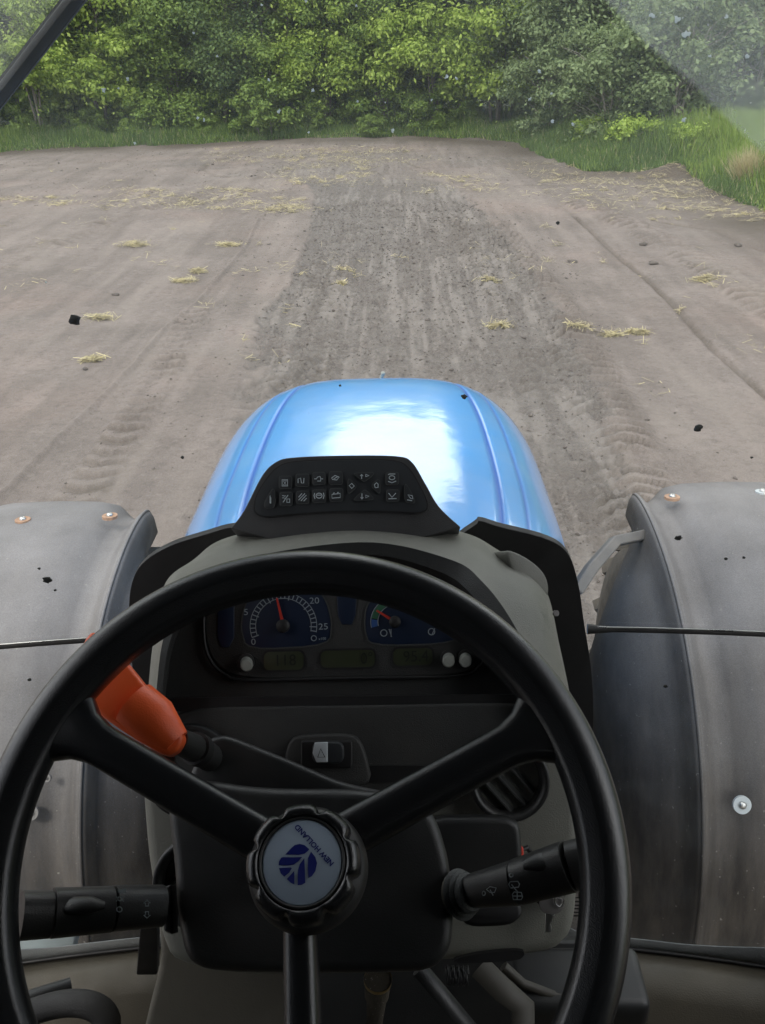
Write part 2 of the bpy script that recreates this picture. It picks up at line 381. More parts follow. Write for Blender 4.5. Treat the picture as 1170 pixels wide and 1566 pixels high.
def groundz(x, y): return float(ground_h(np.array([x]), np.array([y]))[0])

def build_ground():
    def grow(a, b, d0, k):
        out = [a]
        while out[-1] < b: d0 *= k; out.append(out[-1]+d0)
        return out
    xp = list(np.arange(0, 2.6, .017)); xp += grow(xp[-1], 16, .017, 1.022)[1:]; xp += grow(xp[-1], 400, .3, 1.25)[1:]
    xs = np.array([-q for q in xp[:0:-1]]+xp)
    ys = [2.3]
    while ys[-1] < 33: ys.append(ys[-1]+max(.017, ys[-1]*.0036))
    ys += grow(ys[-1], 700, .3, 1.25)[1:]; ys = sorted([-q for q in grow(0, 300, .3, 1.3)[1:]]+[0, .8, 1.4, 1.8, 2.1])+ys
    ys = np.array(ys); X, Y = np.meshgrid(xs, ys); x, y = X.ravel(), Y.ravel()
    far = sstep(np.hypot(x, y), 35, 60); z = ground_h(x, y)*(1-far)
    nx, ny = len(xs), len(ys); v = np.stack([x, y, z], 1).astype(np.float32)
    i = (np.arange(ny-1)[:, None]*nx+np.arange(nx-1)[None]).ravel(); q = np.stack([i, i+1, i+nx+1, i+nx], 1).astype(np.int32)
    me = bpy.data.meshes.new('ground'); me.vertices.add(len(v)); me.vertices.foreach_set('co', v.ravel())
    me.loops.add(q.size); me.loops.foreach_set('vertex_index', q.ravel()); me.polygons.add(len(q))
    me.polygons.foreach_set('loop_start', np.arange(0, q.size, 4, dtype=np.int32)); me.polygons.foreach_set('loop_total', np.full(len(q), 4, np.int32))
    me.polygons.foreach_set('use_smooth', np.ones(len(q), bool)); me.update()
    a = me.attributes.new('strip', 'FLOAT', 'POINT'); a.data.foreach_set('value', strip_mask(x, y).astype(np.float32))
    e = efun(x, y); g = sstep(e+.5*vnoise(x, y, .8, 20), -.2, .4)
    st = np.clip(.5+1.1*vnoise(x, y*.05, .10, 61)+1.0*vnoise(x, y*.08, .045, 62)+.9*vnoise(x, y, 1.1, 63), 0, 1)
    for q in ([(440, 600), (500, 470), (545, 360), (560, 310)], [(840, 590), (780, 450), (715, 345)], [(720, 570), (665, 420), (630, 330)], [(905, 640), (850, 500), (790, 400)], [(390, 640), (450, 480), (480, 400)]):
        st = np.maximum(st, .95*np.exp(-(pdist(x, y, pline(q))[0]/.045)**2)*(.6+1.2*vnoise(x, y, .4, 66)))
    a = me.attributes.new('streak', 'FLOAT', 'POINT'); a.data.foreach_set('value', st.astype(np.float32))
    tr_ = .5+.8*vnoise(x+.02*y, y*.06, .22, 71)+.7*vnoise(x-.015*y, y*.1, .09, 72)+.5*vnoise(x, y, 1.7, 73)
    a = me.attributes.new('track', 'FLOAT', 'POINT'); a.data.foreach_set('value', np.clip(tr_, 0, 1).astype(np.float32))
    a = me.attributes.new('green', 'FLOAT', 'POINT'); a.data.foreach_set('value', g.astype(np.float32))
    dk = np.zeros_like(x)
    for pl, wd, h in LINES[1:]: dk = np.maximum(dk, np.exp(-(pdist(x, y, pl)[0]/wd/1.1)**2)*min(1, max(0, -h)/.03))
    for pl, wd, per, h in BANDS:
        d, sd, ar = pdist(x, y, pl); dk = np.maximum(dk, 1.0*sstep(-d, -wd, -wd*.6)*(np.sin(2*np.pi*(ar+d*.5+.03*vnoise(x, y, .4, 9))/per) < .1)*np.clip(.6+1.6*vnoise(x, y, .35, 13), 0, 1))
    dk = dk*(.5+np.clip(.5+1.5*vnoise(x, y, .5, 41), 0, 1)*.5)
    far_dk = sstep(e, -2.2, -.3)*(.4+1.2*np.clip(vnoise(x, y, 1.3, 21)+.3, 0, 1))
    far_dk = np.maximum(far_dk, .5*sstep(x, 3.2, 5.5)*sstep(vnoise(x, y, 1.1, 22), 0, .25))
    a = me.attributes.new('darker', 'FLOAT', 'POINT'); a.data.foreach_set('value', np.clip(np.maximum(dk*.7, far_dk), 0, 1).astype(np.float32))  # grooves and tread gaps coloured darker, with damp soil near the field edge
    m = bpy.data.materials.new('field_soil'); m.use_nodes = True; t = m.node_tree; n = t.nodes; b = n['Principled BSDF']
    gm = n.new('ShaderNodeNewGeometry')
    def noise(s, d=5, ro=.55):
        k = n.new('ShaderNodeTexNoise'); k.inputs['Scale'].default_value = s; k.inputs['Detail'].default_value = d; k.inputs['Roughness'].default_value = ro; t.links.new(gm.outputs['Position'], k.inputs[0]); return k.outputs[0]
    def mr(s, a_, c, v0=0, v1=1):
        r = n.new('ShaderNodeMapRange'); r.inputs[1].default_value = a_; r.inputs[2].default_value = c; r.inputs[3].default_value = v0; r.inputs[4].default_value = v1; t.links.new(s, r.inputs[0]); return r.outputs[0]
    def mix(f, A, B):
        k = n.new('ShaderNodeMix'); k.data_type = 'RGBA'; t.links.new(f, k.inputs[0])
        for i_, c in ((6, A), (7, B)):
            if isinstance(c, tuple): k.inputs[i_].default_value = (*c, 1)
            else: t.links.new(c, k.inputs[i_])
        return k.outputs[2]
    def at(nm):
        k = n.new('ShaderNodeAttribute'); k.attribute_name = nm; return k.outputs['Fac']
    base = mix(mr(noise(.9, 8, .6), .35, .65), (.162, .134, .122), (.240, .200, .183))
    base = mix(mr(noise(.35, 6), .52, .68, 0, .55), base, (.28, .205, .178))
    fine = mr(noise(45, 6, .7), .3, .7)
    base = mix(mr(noise(60, 5, .7), .5, .72, 0, .5), base, (.13, .107, .093)); base = mix(mr(noise(170, 3, .7), .45, .7, 0, .5), base, (.38, .34, .30)); base = mix(mr(noise(7, 8, .75), .52, .66, 0, .5), base, (.15, .125, .11)); base = mix(mr(noise(17, 6, .8), .5, .64, 0, .5), base, (.12, .10, .088)); base = mix(mr(noise(11, 6, .8), .54, .66, 0, .45), base, (.31, .27, .245)); base = mix(mr(at('track'), .5, 1, 0, .42), base, (.13, .11, .097)); base = mix(mr(at('track'), .45, 0, 0, .4), base, (.29, .25, .22))
    strip = mix(fine, (.10, .085, .077), (.20, .175, .16)); strip = mix(mr(noise(16, 6, .85), .5, .62, 0, .6), strip, (.08, .068, .06)); strip = mix(mr(noise(13, 6, .85), .53, .64, 0, .5), strip, (.29, .26, .24))
    strip = mix(mr(noise(3, 6), .35, .7, 0, .5), strip, (.225, .205, .188)); strip = mix(mr(at('streak'), .6, 1.1, 0, .6), strip, (.28, .25, .228)); strip = mix(mr(at('streak'), .4, 0, 0, .35), strip, (.13, .112, .1))
    c = mix(at('strip'), base, strip); c = mix(at('darker'), c, (.105, .085, .068)); c = mix(at('green'), c, (.045, .06, .02))
    t.links.new(c, b.inputs['Base Color']); b.inputs['Roughness'].default_value = .95; b.inputs['Specular IOR Level'].default_value = .2
    bp = n.new('ShaderNodeBump'); bp.inputs['Strength'].default_value = .9; bp.inputs['Distance'].default_value = .015; t.links.new(noise(70, 6, .7), bp.inputs['Height']); t.links.new(bp.outputs[0], b.inputs['Normal'])
    o = bpy.data.objects.new('ground', me); col.objects.link(o); me.materials.append(m); o['kind'] = 'structure'
build_ground()

# ------------------------------------------------------------------ small scattered matter
def rand_quads(name, c, d, s, hw, mats, idx=None, parent=None):
    """two-triangle blades: centre c, half-axis d (N,3), half-width vector s (N,3)"""
    N = len(c); v = np.stack([c-d-s*hw, c-d+s*hw, c+d+s*hw, c+d-s*hw], 1).reshape(-1, 3).astype(np.float32)
    q = np.arange(N*4, dtype=np.int32)
    me = bpy.data.meshes.new(name); me.vertices.add(N*4); me.vertices.foreach_set('co', v.ravel()); me.loops.add(N*4); me.loops.foreach_set('vertex_index', q)
    me.polygons.add(N); me.polygons.foreach_set('loop_start', q[::4].copy()); me.polygons.foreach_set('loop_total', np.full(N, 4, np.int32))
    if idx is not None: me.polygons.foreach_set('material_index', idx.astype(np.int32))
    me.update(); o = bpy.data.objects.new(name, me); col.objects.link(o)
    for m in mats: me.materials.append(m)
    if parent is not None: o.parent = parent
    return o
def unit(a): return a/np.maximum(np.linalg.norm(a, axis=1, keepdims=True), 1e-9)
M_straw = mat('dry_straw', (.52, .45, .25), .8, var=.3, vscale=6)
M_straw2 = mat('faded_straw', (.33, .285, .18), .85, var=.3, vscale=6)
M_clod = mat('soil_clod', (.12, .10, .088), .95, var=.35, vscale=12)
def straw_pts(cx, cy, r, n, squash=1.0):
    x = cx+rng.normal(0, r, n); y = cy+rng.normal(0, r*squash, n); return x, y
def straw_mesh(name, x, y, hgt, parent=None):
    N = len(x); z = ground_h(x, y)+rng.random(N)**1.5*hgt+.004; a = rng.random(N)*2*np.pi; tl = rng.normal(0, .25, N)
    d = np.stack([np.cos(a), np.sin(a), tl], 1); ln = rng.uniform(.025, .09, N)[:, None]; s = unit(np.stack([-np.sin(a), np.cos(a), rng.normal(0, .6, N)], 1))
    return rand_quads(name, np.stack([x, y, z], 1), d*ln, s, rng.uniform(.0012, .0032, N)[:, None], [M_straw, M_straw2], (rng.random(N) < .45))
CL = [((303, 410), .06, .16, 'straw tuft higher on the left bare soil'), ((280, 425), .10, .12, 'low straw tuft beside the light ridge on the left soil'),
      ((152, 482), .09, .12, 'flat straw tuft right beside the black glass speck on the left'), ((140, 547), .07, .08, 'small greyish straw tuft below the flat one on the left soil'),
      ((527, 410), .06, .1, 'bright straw tuft in the middle of the churned strip'), ((520, 431), .04, .06, 'tiny straw tuft just below the bright one in the churned strip'),
      ((762, 496), .07, .1, 'greenish straw tuft on the right part of the churned strip'), ((888, 507), .09, .07, 'straw wisp lying at the right edge of the churned strip'),
      ((935, 512), .06, .08, 'greenish hay tuft just right of the churned strip edge'), ((975, 507), .07, .08, 'pale hay tuft right of the greenish hay tuft'),
      ((350, 371), .12, .12, 'star shaped straw tuft on the light ridge'), ((205, 372), .15, .18, 'long ragged straw heap left of the star shaped tuft'),
      ((748, 424), .07, .08, 'brownish straw tuft right of the middle of the strip'), ((1078, 425), .10, .1, 'straw tuft right of the wheel groove'),
      ((575, 225), .0, .0, None)]
for (px, py), r, h, lb in CL:
    if not lb: continue
    g = G(px, py); x, y = straw_pts(g.x, g.y, r*.8, int(130+1100*r), .6)
    o = straw_mesh('straw_tuft', x, y, h*.35); tag(o, lb, 'straw tuft', 'straw tufts dropped on the field')
xs, ys = [], []
def strew(px0, py0, px1, py1, nclump, r_0, n_):
    for _ in range(int(nclump*1.5)):
        n = n_*(.15 if random.random() < .6 else 1); r = r_0*random.choice((.5, 1, 2.2)); g = G(random.uniform(px0, px1), random.uniform(py0, py1)); x, y = straw_pts(g.x, g.y, r*random.uniform(.4, 1.5), int(n*random.uniform(.4, 1.6)), .7); xs.append(x); ys.append(y)
strew(330, 225, 640, 250, 80, .22, 40); strew(430, 232, 560, 285, 70, .16, 32); strew(150, 290, 420, 325, 60, .12, 40); strew(-20, 303, 120, 318, 20, .14, 45)
strew(880, 275, 1170, 320, 90, .2, 26); strew(800, 250, 1050, 300, 60, .14, 32); strew(1000, 310, 1170, 340, 25, .10, 26); strew(0, 250, 1100, 420, 90, .06, 12)
strew(640, 265, 760, 300, 30, .12, 26); strew(-50, 330, 450, 560, 14, .05, 10); strew(850, 380, 1170, 620, 12, .05, 10)
for k in range(9): strew(380+k*8, 305+(k % 3)*6, 470, 325, 3, .1, 34)
x, y = np.concatenate(xs), np.concatenate(ys); ok = efun(x, y) < .2
tag(straw_mesh('straw', x[ok], y[ok], .05), 'loose straw scattered over the bare soil', 'straw', kind='stuff')
def ico(sub=1):
    bm = bmesh.new(); bmesh.ops.create_icosphere(bm, subdivisions=sub, radius=1); v = np.array([q.co[:] for q in bm.verts]); f = np.array([[q.index for q in p.verts] for p in bm.faces]); bm.free(); return v, f
def scatter_ico(name, x, y, r, zs, matl, lift=.3):
    V, F = ico(1); N = len(x); n = len(V); z = ground_h(x, y); j = 1+rng.normal(0, .22, (N, n, 1))
    a = rng.random(N)*6.28; c, s = np.cos(a)[:, None], np.sin(a)[:, None]; W = V[None]*j*r[:, None, None]*np.array([1.25, .85, zs])
    X = W[..., 0]*c-W[..., 1]*s; Y = W[..., 0]*s+W[..., 1]*c; v = np.stack([X+x[:, None], Y+y[:, None], W[..., 2]+(z+r*lift*zs)[:, None]], 2).reshape(-1, 3)
    f = (F[None]+(np.arange(N)*n)[:, None, None]).reshape(-1, 3)
    me = bpy.data.meshes.new(name); me.vertices.add(len(v)); me.vertices.foreach_set('co', v.astype(np.float32).ravel()); me.loops.add(f.size); me.loops.foreach_set('vertex_index', f.astype(np.int32).ravel())
    me.polygons.add(len(f)); me.polygons.foreach_set('loop_start', np.arange(0, f.size, 3, dtype=np.int32)); me.polygons.foreach_set('loop_total', np.full(len(f), 3, np.int32)); me.update()
    o = bpy.data.objects.new(name, me); col.objects.link(o); me.materials.append(matl); return o
cx_, cy_, cr_ = [], [], []
for _ in range(16000):
    y_ = random.uniform(2.4, 17) if random.random() < .75 else random.uniform(10, 28); x_ = random.uniform(-2.4, 2.3) if y_ < 17 else random.uniform(-12, 9)
    cx_.append(x_); cy_.append(y_); cr_.append(random.uniform(.003, .0075)*(1+.06*y_)*(1.9 if random.random() < .04 else 1))
cx_, cy_, cr_ = map(np.array, (cx_, cy_, cr_)); ok = (strip_mask(cx_, cy_) > .4) | (rng.random(len(cx_)) < .10) | ((cy_ > 17) & (rng.random(len(cx_)) < .8))
tag(scatter_ico('soil_crumbs', cx_[ok], cy_[ok], cr_[ok], .6, M_clod), 'small dark soil crumbs on the churned strip', 'soil', kind='stuff')
for (px, py), r, lb in (((695, 340), .07, 'dark soil clod high on the right side of the churned strip'), ((176, 446), .05, 'flat soil clod on the left soil above the straw tuft'), ((204, 548), .0, None),
                   ((130, 562), .035, 'little clod under the greyish straw tuft on the left'), ((745, 207), .0, None), ((877, 395), .06, 'soil clod right of the strip with nothing beside it'),
                   ((1000, 400), .07, 'soil clod lying on the right hand wheel groove'), ((632, 207), .13, 'upturned turf lump at the far end of the field'), ((1027, 250), .0, None), ((700, 207), .16, 'dark turf lump at the far grass edge'), ((985, 372), .06, 'small clod on the right damp soil'),
                   ((80, 600), .0, None), ((1130, 372), .06, 'clod near the right end of the damp wheel track')):
    if lb:
        g = G(px, py); tag(scatter_ico('soil_clod', np.array([g.x]), np.array([g.y]), np.array([r]), .5, M_clod), lb, 'soil clod', 'single clods on the field')

# grass
def leafmat(name, a, b_, trans=.35, sc_=3.0):
    m = bpy.data.materials.new(name); m.use_nodes = True; t = m.node_tree; n = t.nodes; b = n['Principled BSDF']; out = n['Material Output']
    g = n.new('ShaderNodeNewGeometry'); k = n.new('ShaderNodeTexNoise'); k.inputs['Scale'].default_value = sc_; t.links.new(g.outputs['Position'], k.inputs[0])
    r = n.new('ShaderNodeMath'); r.operation = 'ADD'; t.links.new(g.outputs['Random Per Island'], r.inputs[0]); t.links.new(k.outputs[0], r.inputs[1])
    q = n.new('ShaderNodeMapRange'); q.inputs[1].default_value = .4; q.inputs[2].default_value = 1.4; t.links.new(r.outputs[0], q.inputs[0])
    x = n.new('ShaderNodeMix'); x.data_type = 'RGBA'; x.inputs[6].default_value = (*a, 1); x.inputs[7].default_value = (*b_, 1); t.links.new(q.outputs[0], x.inputs[0])
    t.links.new(x.outputs[2], b.inputs['Base Color']); b.inputs['Roughness'].default_value = .55; b.inputs['Specular IOR Level'].default_value = .35
    tr = n.new('ShaderNodeBsdfTranslucent'); t.links.new(x.outputs[2], tr.inputs[0]); ms = n.new('ShaderNodeMixShader'); ms.inputs[0].default_value = trans
    t.links.new(b.outputs[0], ms.inputs[1]); t.links.new(tr.outputs[0], ms.inputs[2]); t.links.new(ms.outputs[0], out.inputs[0]); return m
M_g1 = leafmat('grass_mid', (.09, .15, .04), (.16, .24, .075)); M_g2 = leafmat('grass_lime', (.19, .29, .05), (.30, .40, .09)); M_g3 = leafmat('grass_dry', (.38, .33, .17), (.58, .51, .31))
def grass(name, x, y, h, mi, mats, wd=.012, lean=.35):
    N = len(x); z = ground_h(x, y); a = rng.random(N)*6.28; ln = h[:, None]
    d = unit(np.stack([rng.normal(0, lean, N), rng.normal(0, lean, N), np.ones(N)], 1))*ln/2; s = np.stack([np.cos(a), np.sin(a), np.zeros(N)], 1)
    c = np.stack([x, y, z], 1)+d
    o = rand_quads(name, c, d, s, np.full((N, 1), wd), mats, mi)
    v = np.empty(N*12, np.float32); o.data.vertices.foreach_get('co', v); v = v.reshape(N, 4, 3); mid = (v[:, 2]+v[:, 3])/2
    v[:, 2] = mid*.85+v[:, 2]*.15; v[:, 3] = mid*.85+v[:, 3]*.15; o.data.vertices.foreach_set('co', v.ravel()); o.data.update(); return o
N = 420000; x = rng.uniform(-17, 12, N); y = rng.uniform(20, 35, N); e = efun(x, y)+.25*vnoise(x, y, .6, 31); k_ = (e > -.12) & (e < 4.2); x, y, e = x[k_], y[k_], e[k_]; N = len(x)
h = (.22+.25*rng.random(N))*(.35+.65*sstep(e, 0, 1.2))*(1+1.3*np.clip(vnoise(x, y, .8, 32), -.3, .5))
lime = sstep(x, 6.2, 7.5)*.8+.15+.5*vnoise(x, y, 1.5, 33)
mi = (rng.random(N) < lime).astype(int); mi[rng.random(N) < .04] = 2
tag(grass('grass_verge', x, y, h, mi, [M_g1, M_g2, M_g3], .011), 'green grass verge between the bare soil and the trees', 'grass', kind='stuff')
N = 210000; x = rng.uniform(3.5, 13.5, N); y = rng.uniform(7, 29, N); e = efun(x, y)+.3*vnoise(x, y, .6, 36); k_ = (e > -.1) & (e < 6); x, y, e = x[k_], y[k_], e[k_]; N = len(x); h = (.22+.40*rng.random(N))*(1+1.2*np.clip(vnoise(x, y, .9, 34), -.3, .5))*(.35+.65*sstep(e, 0, 1.2))
lime = sstep(x, 5.6, 7.2)*.85+.1+.6*vnoise(x, y, 1.2, 35); mi = (rng.random(N) < lime).astype(int); mi[rng.random(N) < .03] = 2
tag(grass('tall_grass', x, y, h, mi, [M_g1, M_g2, M_g3], .012), 'tall bright grass on the bank at the right field edge', 'grass', kind='stuff')
g = G(1140, 292); N = 900; a = rng.random(N)*6.28; r = rng.random(N)**.7*.22; x = g.x+r*np.cos(a); y = g.y+r*np.sin(a); h = .35+.35*rng.random(N)
tag(grass('grass_tussock', x, y, h, np.zeros(N), [M_g3], .007, .5), 'dry tan grass tussock on the right bank', 'tussock')

# ------------------------------------------------------------------ trees
M_bark = mat('bark_grey', (.19, .165, .14), .9, var=.35, vscale=9, bump=1, bscale=60)
M_barkp = mat('bark_pale', (.26, .235, .2), .9, var=.3, vscale=9)
LEAF = {'lime': leafmat('leaf_lime', (.24, .35, .05), (.46, .58, .13), .45), 'mid': leafmat('leaf_mid', (.13, .215, .04), (.28, .38, .09), .4),
        'dark': leafmat('leaf_dark', (.08, .135, .04), (.16, .235, .07), .35), 'grey': leafmat('leaf_grey', (.14, .20, .085), (.26, .33, .15), .35)}
def tree_proto(seed, hgt, rad, nl, leaf, ncl, low=.35, leafsz=.05, stems=4, thick=.05, bare=0):
    r = np.random.default_rng(seed); py = random.Random(seed)
    # stems and limbs
    parts = []; tips = []
    for s in range(stems):
        a = py.uniform(0, 6.28); lean = py.uniform(.1, .45)*rad; n = 7; path = []
        for i in range(n):
            t = i/(n-1); path.append((math.cos(a)*lean*t+py.uniform(-.08, .08)+.12*math.cos(a), math.sin(a)*lean*t+py.uniform(-.08, .08)+.12*math.sin(a), t*hgt*.85-.15))
        parts.append(tube_data(path, [thick*(1-.8*i/(n-1)) for i in range(n)], 6)); tips.append(path)
        for b in range(7+bare):
            k = py.randint(1 if bare else 2, n-2); o = Vector(path[k]); az = py.uniform(0, 6.28); ln = py.uniform(.5, 1)*rad*(.9 if not bare else .8)
            bp = [o+Vector((math.cos(az)*ln*q, math.sin(az)*ln*q, ln*(.65*q-.1*q*q)+py.uniform(-.05, .05)))+Vector((py.uniform(-.07, .07), py.uniform(-.07, .07), 0)) for q in (0, .3, .6, 1)]
            parts.append(tube_data(bp, [thick*.4, thick*.28, thick*.18, thick*.06], 5)); tips.append([tuple(q) for q in bp])
    tv, tf = join_data(parts); tm = bpy.data.meshes.new('trunk'); tm.from_pydata([tuple(p) for p in tv], [], tf); tm.update()
    tm.materials.append(M_barkp if bare else M_bark)
    for p in tm.polygons: p.use_smooth = True
    # leaf clumps through the crown volume
    cz = hgt*low*.5+(hgt-hgt*low*.5)*r.random(ncl)**.9; f = np.sqrt(np.clip(1-((cz/hgt-.5)/.62)**2, .05, 1))
    an = r.random(ncl)*6.28; rr = np.sqrt(r.random(ncl))*rad*f; cc = np.stack([rr*np.cos(an), rr*np.sin(an), cz], 1)
    cs = r.uniform(.16, .58, ncl)*(rad/1.6); k = r.integers(0, ncl, nl); u = unit(r.normal(0, 1, (nl, 3))); sh = np.where(r.random(nl) < .35, np.abs(r.normal(0, 1.05, nl)), r.random(nl)**.5)[:, None]
    c = cc[k]+u*sh*cs[k][:, None]*np.array([1, 1, .62]); c[:, 2] = np.maximum(c[:, 2], .05)
    nrm = unit(u*.8+np.array([0, 0, .7])+r.normal(0, .55, (nl, 3))); t1 = unit(np.cross(nrm, r.normal(0, 1, (nl, 3)))); t2 = np.cross(nrm, t1)
    ls = leafsz*r.uniform(.5, 1.7, nl)[:, None]*(1.15 if leaf == 'lime' else 1)
    v = np.stack([c-t1*ls, c-t2*ls*.55+nrm*ls*.1, c+t1*ls, c+t2*ls*.55+nrm*ls*.1], 1).reshape(-1, 3).astype(np.float32); q = np.arange(nl*4, dtype=np.int32)
    me = bpy.data.meshes.new('crown'); me.vertices.add(nl*4); me.vertices.foreach_set('co', v.ravel()); me.loops.add(nl*4); me.loops.foreach_set('vertex_index', q)
    me.polygons.add(nl); me.polygons.foreach_set('loop_start', q[::4].copy()); me.polygons.foreach_set('loop_total', np.full(nl, 4, np.int32)); me.update(); me.materials.append(LEAF[leaf])
    return tm, me
PRO = {}
for nm, sd, hg, rd, nl, lf, nc, low in (('lime', 11, 6.2, 2.1, 48000, 'lime', 110, .30), ('lime2', 12, 6.8, 2.3, 48000, 'lime', 140, .5), ('mid', 13, 6.6, 2.2, 52000, 'mid', 170, .12), ('mid2', 14, 7.2, 2.4, 52000, 'mid', 150, .3),
                                ('dark', 15, 7.5, 2.6, 52000, 'dark', 140, .1), ('grey', 16, 6.0, 2.4, 54000, 'grey', 190, .12)):
    PRO[nm] = tree_proto(sd, hg, rd, nl, lf, nc, low)
PRO['bush'] = tree_proto(21, 1.5, 1.0, 11000, 'mid', 45, .1, .045, 2, .02); PRO['greybush'] = tree_proto(22, 2.9, 1.7, 17000, 'grey', 60, .1, .05, 7, .035, 5)
PRO['limebush'] = tree_proto(23, 1.0, .8, 8000, 'lime', 40, .1, .045, 2, .015)
def plant(kind, name, x, y, s, label, cat, group=None, rz=None):
    e = empty(name, (x, y, groundz(x, y)-.05)); tag(e, label, cat, group); e.rotation_euler[2] = rz if rz is not None else random.uniform(0, 6.28); e.scale = (s, s, s*random.uniform(.92, 1.08))
    for nm, me in zip(('trunk', 'crown'), PRO[kind]):
        o = bpy.data.objects.new(nm, me); col.objects.link(o); o.parent = e
def ex(px, yy):  # x on the ground at distance yy behind pixel column px
    d = ray(px, 215); return CAM.x+d.x/d.y*yy
FR = [(-70, 31.0, 'mid', .95, 'leafy green tree at the far left behind the wiper blade'), (60, 30.6, 'lime2', .9, 'yellow green tree at the far left, right of the wiper blade'), (165, 31.6, 'lime', 1.0, 'tall bright green tree with lit leaf clumps on the left'),
      (265, 32.0, 'mid', .95, 'mid green tree right of the bright left tree'), (345, 32.0, 'dark', .85, 'dark leaved tree with thin trunks left of the middle'), (425, 31.8, 'mid2', .9, 'mid green tree above the churned strip, left of centre'),
      (505, 31.6, 'lime2', .8, 'thin light green tree near the middle of the treeline'), (590, 31.4, 'mid', .9, 'green tree straight ahead of the hood'), (668, 30.6, 'lime2', .95, 'lime green tree right of centre'),
      (752, 30.2, 'lime', 1.05, 'brightest lime green tree right of centre over the verge'), (835, 29.6, 'grey', 1.0, 'greyish green willow where the treeline comes closer'), (915, 28.2, 'grey', 1.05, 'greyish green willow left of the dusty glass corner'),
      (1010, 27.5, 'mid2', 1.0, 'tall green tree behind the bare branched bush on the right'), (1110, 27.0, 'grey', 1.1, 'grey green tree behind the dusty glass corner'), (1220, 26.0, 'grey', 1.1, 'grey green tree at the far right of the treeline')]
for px, yy, kd, s, lb in FR: plant(kd, 'tree', ex(px, yy), yy, s, lb, 'tree')
for i, px in enumerate(range(-120, 1300, 92)): plant(('dark', 'mid2', 'dark', 'mid')[i % 4], 'tree', ex(px, 34.5)+random.uniform(-.4, .4), 34.5+random.uniform(-.5, .5)-max(0, px-700)*.006, 1.3, 'dark tree in the second row, half hidden behind the front trees', 'tree', 'second row of trees')
for i, px in enumerate(range(-160, 1340, 85)): plant(('mid2', 'dark')[i % 2], 'tree', ex(px, 38)+random.uniform(-.6, .6), 38-max(0, px-700)*.005, 1.55, 'dark tree in the back row, seen only through gaps', 'tree', 'back row of trees')
for i, px in enumerate((30, 120, 215, 300, 395, 480, 560, 640, 715)): plant('bush', 'shrub', ex(px, 29.7)+random.uniform(-.2, .2), (30.6 if px < 500 else 30.0)+random.uniform(-.3, .5), random.choice((.45, .6, .7, .85, 1.05)), 'low green shrub at the foot of the treeline', 'shrub', 'shrubs under the treeline')
plant('greybush', 'shrub', ex(935, 24.2), 24.2, .92, 'bare branched greyish shrub behind the right field corner', 'shrub')
plant('greybush', 'shrub', ex(1015, 23.6), 23.4, 1.05, 'tangled shrub with pale dead twigs beside the grassy bank', 'shrub', rz=1.3)
plant('greybush', 'shrub', ex(845, 27.2), 27, .8, 'twiggy grey green shrub at the bend of the treeline', 'shrub', rz=2.3)
plant('greybush', 'shrub', ex(1130, 24.5), 24.5, 1.1, 'grey green shrub behind the bright grass at the right', 'shrub', rz=4.)
plant('limebush', 'shrub', ex(975, 21.6), 21.9, .75, 'small feathery yellow green shrub at the field edge', 'shrub')
plant('limebush', 'shrub', ex(1060, 21.2), 21.4, .6, 'small leafy shrub beside the tall bright grass', 'shrub', rz=2)
plant('limebush', 'shrub', ex(905, 24.5), 24.2, .7, 'small light green shrub left of the feathery one', 'shrub', rz=3)

# ------------------------------------------------------------------ the tractor
T = empty('tractor'); tag(T, 'blue farm tractor seen from the driver seat, dusty hood ahead', 'tractor')

# hood
def sm1(t):
    t = min(1, max(0, t)); return 1-(1-t)**2.4
def build_hood():
    NA, ND = 460, 100; w0, y0, y1, ya = .515, 1.08, 2.97, 2.15; lines = []; crease_shade = []
    for j in range(ND+1):
        t = j/ND; D = y0+(y1-y0)*(1-(1-t)**1.8)
        k = max(0, (D-ya)/(y1-ya)); fw = (1-min(k, 1)**3.5)**(1/2.6) if k < 1 else 0; fh = (1-min(k, 1)**7)**(1/2.2) if k < 1 else 0
        W = w0*(.50+.50*sm1((D-.95)/1.05))*fw; top = 1.70-.012*((D-1.6)/1.2)**2-.02*max(0, D-1.6); hs = (top-1.1)*fh; ln = []
        for i in range(NA+1):
            cm = 0; a = math.pi*(1-i/NA); c, s = math.cos(a), math.sin(a); x = W*math.copysign(abs(c)**(2/3.3), c); x *= 1-.30*max(0, 1-s/.55)**1.5; x -= .008; z = 1.1+hs*abs(s)**(2/3.9)
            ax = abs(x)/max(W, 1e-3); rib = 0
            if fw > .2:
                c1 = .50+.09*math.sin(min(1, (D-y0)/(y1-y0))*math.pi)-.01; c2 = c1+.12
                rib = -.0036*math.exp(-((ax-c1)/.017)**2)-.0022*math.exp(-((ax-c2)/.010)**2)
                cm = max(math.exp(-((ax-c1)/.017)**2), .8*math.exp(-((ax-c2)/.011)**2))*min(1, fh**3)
            crease_shade.append(cm); ln.append(Vector((x, D, z+rib*min(1, fh*1.2)*(abs(s) > .2))))
        lines.append(ln)
    o = loft('hood', lines, M_hood, T); at_ = o.data.attributes.new('crease_shade', 'FLOAT', 'POINT'); at_.data.foreach_set('value', crease_shade)
    bm = bmesh.new(); bm.from_mesh(o.data); bmesh.ops.remove_doubles(bm, verts=bm.verts, dist=1e-5); bmesh.ops.recalc_face_normals(bm, faces=bm.faces); bm.to_mesh(o.data); bm.free()
    for p in o.data.polygons: p.use_smooth = True
    tube('hood_marker', [Vector((.0, 2.76, 1.62)), Vector((.012, 2.76, 1.646)), Vector((.012, 2.76, 1.65)), Vector((.012, 2.76, 1.654))], [.006, .006, .008, .005], M_white, o, 10)
    return o
hood = build_hood()

